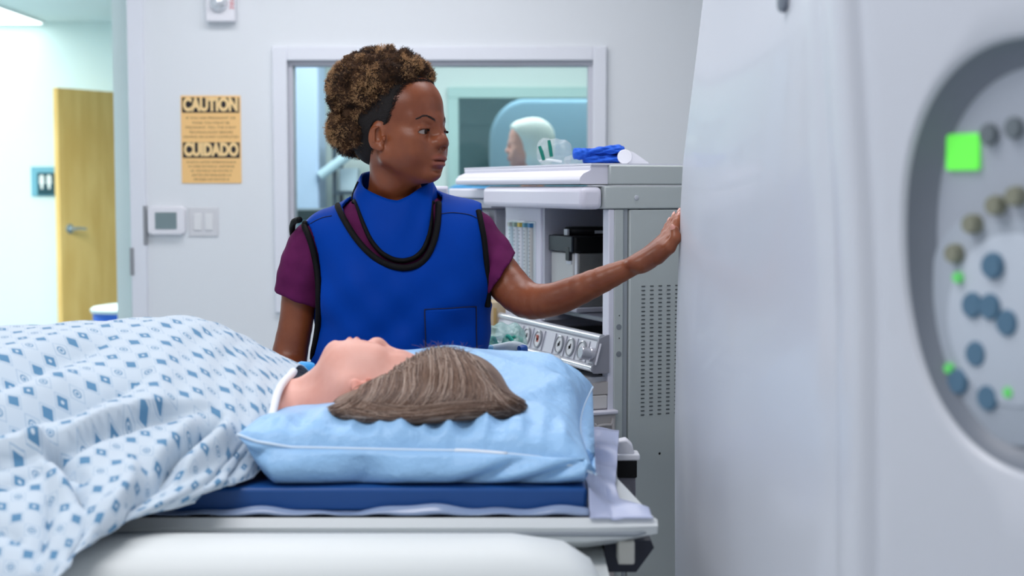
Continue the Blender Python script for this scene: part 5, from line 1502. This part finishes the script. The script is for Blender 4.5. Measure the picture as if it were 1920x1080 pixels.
# strip of the same clear sheet bunched along the near edge of the mattress
G = []
for i in range(90):
    u = i / 89; x = -.60 + (.1035 + .60) * u; row = []
    for j in range(9):
        v = j / 8; y = 1.889 + .0245 * v
        z = .9605 + .010 * math.sin(v * math.pi) * (.6 + .4 * math.sin(u * 21)) + .004 * math.sin(u * 9 + 1) * v + .0015 * math.sin(u * 55)
        row.append((x, y, max(z, .9600)))
    G.append(row)
tag(solid(MB().grid(G).obj('sheet_strip', mat('grey_vinyl', (150, 170, 204), .18, alpha=.75, spec=.8), None, 180), .0010), 'clear plastic strip bunched along the near edge of the blue mattress', 'plastic sheet')
# pillow
pil = empty('pillow', (-.12, 2.16, .992), 'light blue pillow under the head of the lying person', 'pillow')
pc = {'fl': (-.376, 1.925), 'fr': (.115, 1.925), 'br': (.138, 2.40), 'bl': (-.35, 2.40)}
def pillow():
    n, m = 110, 90; top = np.zeros((n, m, 3)); bot = np.zeros((n, m, 3))
    for i in range(n):
        u = i / (n - 1)
        for j in range(m):
            v = j / (m - 1)
            a = np.array(pc['fl']) * (1 - u) * (1 - v) + np.array(pc['fr']) * u * (1 - v) + np.array(pc['br']) * u * v + np.array(pc['bl']) * (1 - u) * v
            # pull the sides in between the corners
            pin = .022
            a = a + np.array([pin * math.sin(math.pi * v) * (1 - 2 * u) * (abs(2 * u - 1)) ** 3, pin * .6 * math.sin(math.pi * u) * (1 - 2 * v) * (abs(2 * v - 1)) ** 3])
            e = ((1 - abs(2 * u - 1) ** 3.0) * (1 - abs(2 * v - 1) ** 3.0)); e = max(e, 0)
            h = e ** .42
            seamz = float(np.interp(u, [0, .05, .15, .5, .85, .95, 1], [1.064, 1.054, 1.045, 1.040, 1.034, 1.022, 1.008])) * (1 - v) + v * (1.075 - .012 * abs(2 * u - 1) ** 4)
            # hollow under the head
            hx = (a[0] + .11) / .17; hy = (a[1] - 2.12) / .12; hol = math.exp(-(hx * hx + hy * hy) ** 1.2)
            hs = (a[0] + .33) / .09; hol2 = math.exp(-hs * hs) * math.exp(-((a[1] - 2.16) / .16) ** 2)
            th = (.056 + .036 * v * (1 - .2 * u)) * h * (1 - .0 * hol)
            zt_ = seamz + th - .050 * hol * h - .035 * hol2 * h
            # puckers running back from the seams
            fr_ = math.exp(-(v / .17) ** 2)
            pk = math.sin(u * 46 + 2.2 * math.sin(u * 9)) * .5 + math.sin(u * 83 + 1.3 + 1.5 * math.sin(u * 13)) * .3
            pk = (1 - 2 * abs(math.sin(u * 23 + 1.1 * math.sin(u * 9) + v * 1.5 * math.sin(u * 5)))) * .6 + (1 - 2 * abs(math.sin(u * 41 + .7 + .8 * math.sin(u * 13) - v * 2))) * .4
            zt_ += .0145 * pk * fr_ * min(1, v * 9) * (.5 + .9 * math.sin(math.pi * u))
            sd = math.exp(-(1 - u) / .22); zt_ += .0085 * (1 - 2 * abs(math.sin(v * 15 + 1.2 * math.sin(v * 7) + u * 5))) * sd * min(1, (1 - u) * 9)
            zt_ += .0055 * (1 - 2 * abs(math.sin((u * 1.3 + v) * 8 + 1.0 + .8 * math.sin(v * 6)))) * h * (1 - hol) * .9
            ridge_ = math.exp(-((u - .52 - .75 * (v - .05)) / .05) ** 2) * min(1, v * 5) * (v < .75); zt_ += .010 * ridge_ * h
            # lower half: a steep wall under the seam, then flat on the mattress
            def wall(t): return (t / .16 * .035, t / .16) if t < .16 else (.035 + (t - .16) / .84 * .965, 1.0)
            vb, d1_ = wall(v); ub, d2_ = wall(1 - u); ul, d3_ = wall(u); 
            ub2 = 1 - ub if u > .5 else (ul if d3_ >= 1 else ul / .035 * .10) if ul <= .035 else .10 + (ul - .035) / .965 * .90
            dn = min(1, d1_) * min(1, d2_) * min(1, d3_); dn = 1 - (1 - dn) ** 1.3
            a2 = np.array(pc['fl']) * (1 - ub2) * (1 - vb) + np.array(pc['fr']) * ub2 * (1 - vb) + np.array(pc['br']) * ub2 * vb + np.array(pc['bl']) * (1 - ub2) * vb
            bg_ = math.sin(math.pi * min(1, d1_)) * .012 * (d1_ < 1) * min(1, d2_) * min(1, d3_)
            wv = .0105 * (1 - 2 * abs(math.sin(u * 15 + 1.2 * math.sin(u * 7 + 2 * d1_) + d1_ * 2.0))) * math.sin(math.pi * min(1, d1_ * .9)) * (d1_ < 1)
            zb_ = seamz + (.9932 - seamz) * dn
            a2 = a2 + np.array([0, -bg_ + wv])
            # the filling bulges out below the seam
            bul = .020 * math.sin(min(1, h) * math.pi) * (1 - v) ** 6
            top[i, j] = (a[0], a[1], zt_)
            bot[i, j] = (a2[0], a2[1], max(zb_, .9932))
    # wrap the corners: seam points coincide
    bot[0] = top[0]; bot[-1] = top[-1]; bot[:, 0] = top[:, 0]; bot[:, -1] = top[:, -1]
    # lower front: round the wall under the seam
    return top, bot
top, bot = pillow()
o3 = np.array([-.12, 2.16, .992])
n, m = top.shape[:2]
idx = np.arange(n * m).reshape(n, m)
F1 = np.stack([idx[:-1, :-1], idx[1:, :-1], idx[1:, 1:], idx[:-1, 1:]], 2).reshape(-1, 4)
idb = idx + n * m
F2_ = np.stack([idb[:-1, :-1], idb[:-1, 1:], idb[1:, 1:], idb[1:, :-1]], 2).reshape(-1, 4)
Vp = np.concatenate([top.reshape(-1, 3), bot.reshape(-1, 3)]) - o3
me = qmesh('pillow', Vp, np.concatenate([F1, F2_]))
pil_m = mat('pillow_blue', (150, 194, 234), .42, spec=.4, bump=.8, bscale=20, bdist=.012)
link('pillowcase', me, pil_m, pil, 180)
sm = [top[i, 0] for i in range(0, n, 2)]
MB().tube([p - o3 + (0, -.001, 0) for p in sm], .0022, 8).obj('seam', mat('seam_white', (206, 226, 244), .6), pil, 180)
MB().tube([p - o3 + (0, -.0016, 0) for p in top[66:84:2, 0]], .0030, 8).obj('seam_tag', mat('tag_white', (232, 240, 248), .6), pil, 180)
MB().tube([top[-1, j] - o3 for j in range(0, m, 2)], .0018, 8).obj('seam', mat('seam_white', (206, 226, 244), .6), pil, 180)

# ================================================================== white scanner in the foreground
path = [(1.45, 2.98), (.95, 2.965), (.60, 2.94), (.42, 2.86), (.345, 2.765), (.314, 2.66), (.305, 2.50), (.300, 2.30), (.298, 2.0), (.303, 1.70), (.314, 1.50),
        (.3255, 1.435), (.3130, 1.39), (.3080, 1.35), (.3150, 1.314), (.3310, 1.302), (.3305, 1.290), (.336, 1.275)]
d_ = np.array([.468, -.884]); P0 = np.array([.336, 1.275])
end = [tuple(P0 + d_ * t) for t in (.02, .05)] 
PLN = (P0, d_)
def kfar(z): return np.interp(z, [0, .3, .68, .956, 1.15, 1.35, 1.45, 1.62, 1.75, 1.90, 2.0, 2.06], [.05, .0, -.012, -.022, -.016, .0, .016, .080, .127, .24, .40, .62])
def kn(z): return np.interp(z, [0, .6, 1.03, 1.28, 1.375, 1.585, 1.9, 2.06], [.05, .036, .030, .016, 0, -.050, -.08, -.09])
crv = catmull(path, 150)
crv = np.concatenate([crv])
zs = np.concatenate([np.linspace(.02, 2.04, 90), [2.055, 2.062]])
G = []
for z in zs:
    row = []
    for x, y in crv:
        w_ = float(np.clip((y - 1.35) / 1.0, 0, 1)); w_ = w_ * w_ * (3 - 2 * w_)
        kx = kfar(z) * w_ + kn(z) * (1 - w_)
        sh_ = max(0, (z - 1.98) / .08) ** 2
        row.append((x + min(x, .40) * kx + .03 * sh_, y - .0 * sh_, z))
    G.append(row)
sc = empty('scanner', (1.1, 1.9, 0), 'large white scanner gantry in the right foreground with an oval control panel', 'scanner')
so = np.array([1.1, 1.9, 0])
cover = mat('scanner_white', (208, 213, 222), .34, spec=.5, coat=.1)
Gm = [[np.array(p) - so for p in r] for r in G]
o = MB().grid(Gm).obj('side_cover', cover, sc, 180)
# flat fascia with the oval opening
def fas(t, z, dep=0.0):
    """t metres along the fascia, z height, dep metres into the scanner"""
    z_ = z; x = P0[0] * (1 + kn(z)) + d_[0] * t; y = P0[1] + d_[1] * t
    return np.array([x + .884 * dep, y + .468 * dep, z])
TC, ZC, HA, HB = .164, 1.343, .150, .180      # oval centre and half axes
def oval(a, g=1.0, dep=0.0, ex=2.25):
    c, s = math.cos(a), math.sin(a)
    return fas(TC + HA * g * math.copysign(abs(c) ** (2 / ex), c), ZC + HB * g * math.copysign(abs(s) ** (2 / ex), s), dep)
NO = 96
rings = []
def outer_pt(a):
    c, s = math.cos(a), math.sin(a); tx = .62 if c > 0 else TC; 
    k_ = min(((.60 - TC) / c) if c > 1e-6 else 1e9, (TC / -c) if c < -1e-6 else 1e9, ((2.055 - ZC) / s) if s > 1e-6 else 1e9, ((ZC - .02) / -s) if s < -1e-6 else 1e9)
    return fas(TC + c * k_, ZC + s * k_)
angs = sorted(set([2 * math.pi * i / NO for i in range(NO)] + [math.atan2(b_ - ZC, a_ - TC) % (2 * math.pi) for a_ in (0, .60) for b_ in (.02, 2.055)]))
rows = []
for a in angs:
    A0 = outer_pt(a); A1 = oval(a, 1.0)
    r = [A0 + (A1 - A0) * t for t in (0, .25, .5, .7, .85, .95)]
    r = [fas(*(lambda q: (( (q[0] - P0[0] * (1 + kn(q[2]))) / d_[0]), q[2]))(q)) for q in r]
    r += [oval(a, 1.0, 0), oval(a, .985, .0015), oval(a, .97, .006)]
    rows.append(np.array(r) - so)
MB().grid([[p for p in r] for r in rows], closed_u=True).obj('fascia', cover, sc, 50)
rim = mat('recess_shade_grey', (124, 132, 144), .4)  # shading inside the oval recess is put into this darker colour
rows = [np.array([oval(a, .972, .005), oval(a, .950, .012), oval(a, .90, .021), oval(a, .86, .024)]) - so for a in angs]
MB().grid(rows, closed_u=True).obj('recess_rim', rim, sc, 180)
panel_m = mat('panel_grey', (176, 184, 196), .4)
cp = MB()
rows = [np.array([oval(a, g, .0245) for g in (.88, .6, .3, .02)]) - so for a in angs]
cpo = MB().grid(rows, closed_u=True).obj('control_panel', panel_m, sc, 180)
# body behind, closed shell
MB().box(.62 - 1.1, 1.45 - 1.1, 1.35 - 1.9, 2.90 - 1.9, .02, 2.0).obj('housing', cover, sc, bev=.02)
def fp(px, py, dep=.0243):
    """point of the recessed panel seen along a line of sight"""
    r = ray(px, py); n2 = np.array([.884, .468, 0]); q0 = fas(0, 1.375, dep)
    for _ in range(4):
        t = np.dot(q0 - np.array([0, 0, CAMH]), n2) / np.dot(r, n2); p = np.array([0, 0, CAMH]) + r * t
        q0 = fas(0, p[2], dep)
    return p
nrm = np.array([-.884, -.468, 0]); tng = np.array([d_[0], d_[1], 0])
def button(px, py, r, m, name='button', h=.004, sq=False, w_=None, hh_=None):
    c = fp(px, py) - so
    if sq:
        b = MB(); V = []
        for dp in (0, h):
            for sx, sz in ((-1, -1), (1, -1), (1, 1), (-1, 1)): V.append(c + nrm * dp + tng * sx * w_ + np.array([0, 0, sz * hh_]))
        return b.add(V, [(0, 3, 2, 1), (4, 5, 6, 7), (0, 1, 5, 4), (1, 2, 6, 5), (2, 3, 7, 6), (3, 0, 4, 7)]).obj(name, m, cpo, bev=.001)
    return MB().lathe([(.001, 0), (r, 0), (r, h * .7), (r * .85, h), (.001, h)], c, nrm, 24).obj(name, m, cpo, 40)
button(1808, 285, 0, mat('display_green', (90, 230, 70), .3, emit=(120, 255, 90), estr=.45), 'display', .003, True, .0185, .0155)
ring_c = fp(1905, 600) - so
# large disc carrying the keys
for rr0, mm, nm, hh0 in ((.105, mat('disc_grey', (176, 186, 198), .35), 'key_disc', .003), (.072, mat('disc_light', (196, 206, 218), .35), 'inner_disc', .005)):
    MB().lathe([(.001, 0), (rr0, 0), (rr0, hh0), (rr0 - .003, hh0 + .001), (.001, hh0 + .001)], ring_c, nrm, 60).obj(nm, mm, cpo, 40)
olive = mat('key_olive', (138, 140, 122), .4); bl = mat('key_blue', (84, 120, 146), .35); dkk = mat('key_dark', (112, 122, 128), .4); gr = mat('key_green', (110, 214, 120), .4, emit=(90, 220, 90), estr=.15)
for x, y in ((1858, 252), (1905, 240)): button(x, y, .009, dkk, h=.006)
for x, y in ((1797, 475), (1830, 420), (1874, 385), (1912, 368)): button(x, y, .0085, olive, h=.010)
for x, y in ((1870, 498), (1833, 572), (1866, 575), (1898, 605), (1840, 663), (1806, 715), (1862, 745)): button(x, y, .0115, bl, h=.009)
for x, y in ((1806, 520), (1790, 690), (1902, 735)): button(x, y, .005, gr, h=.009)
# latch near the top of the ridge
lc = P(1489, 6, 1.58)
hv = MB().lathe([(.001, 0), (.013, 0), (.012, .004), (.001, .006)], np.array([.309 * .955, 1.56, lc[2]]) - so, (-.97, -.2, 0), 24).obj('latch_cap', mat('latch_grey', (120, 126, 138), .3, metal=.5), sc)
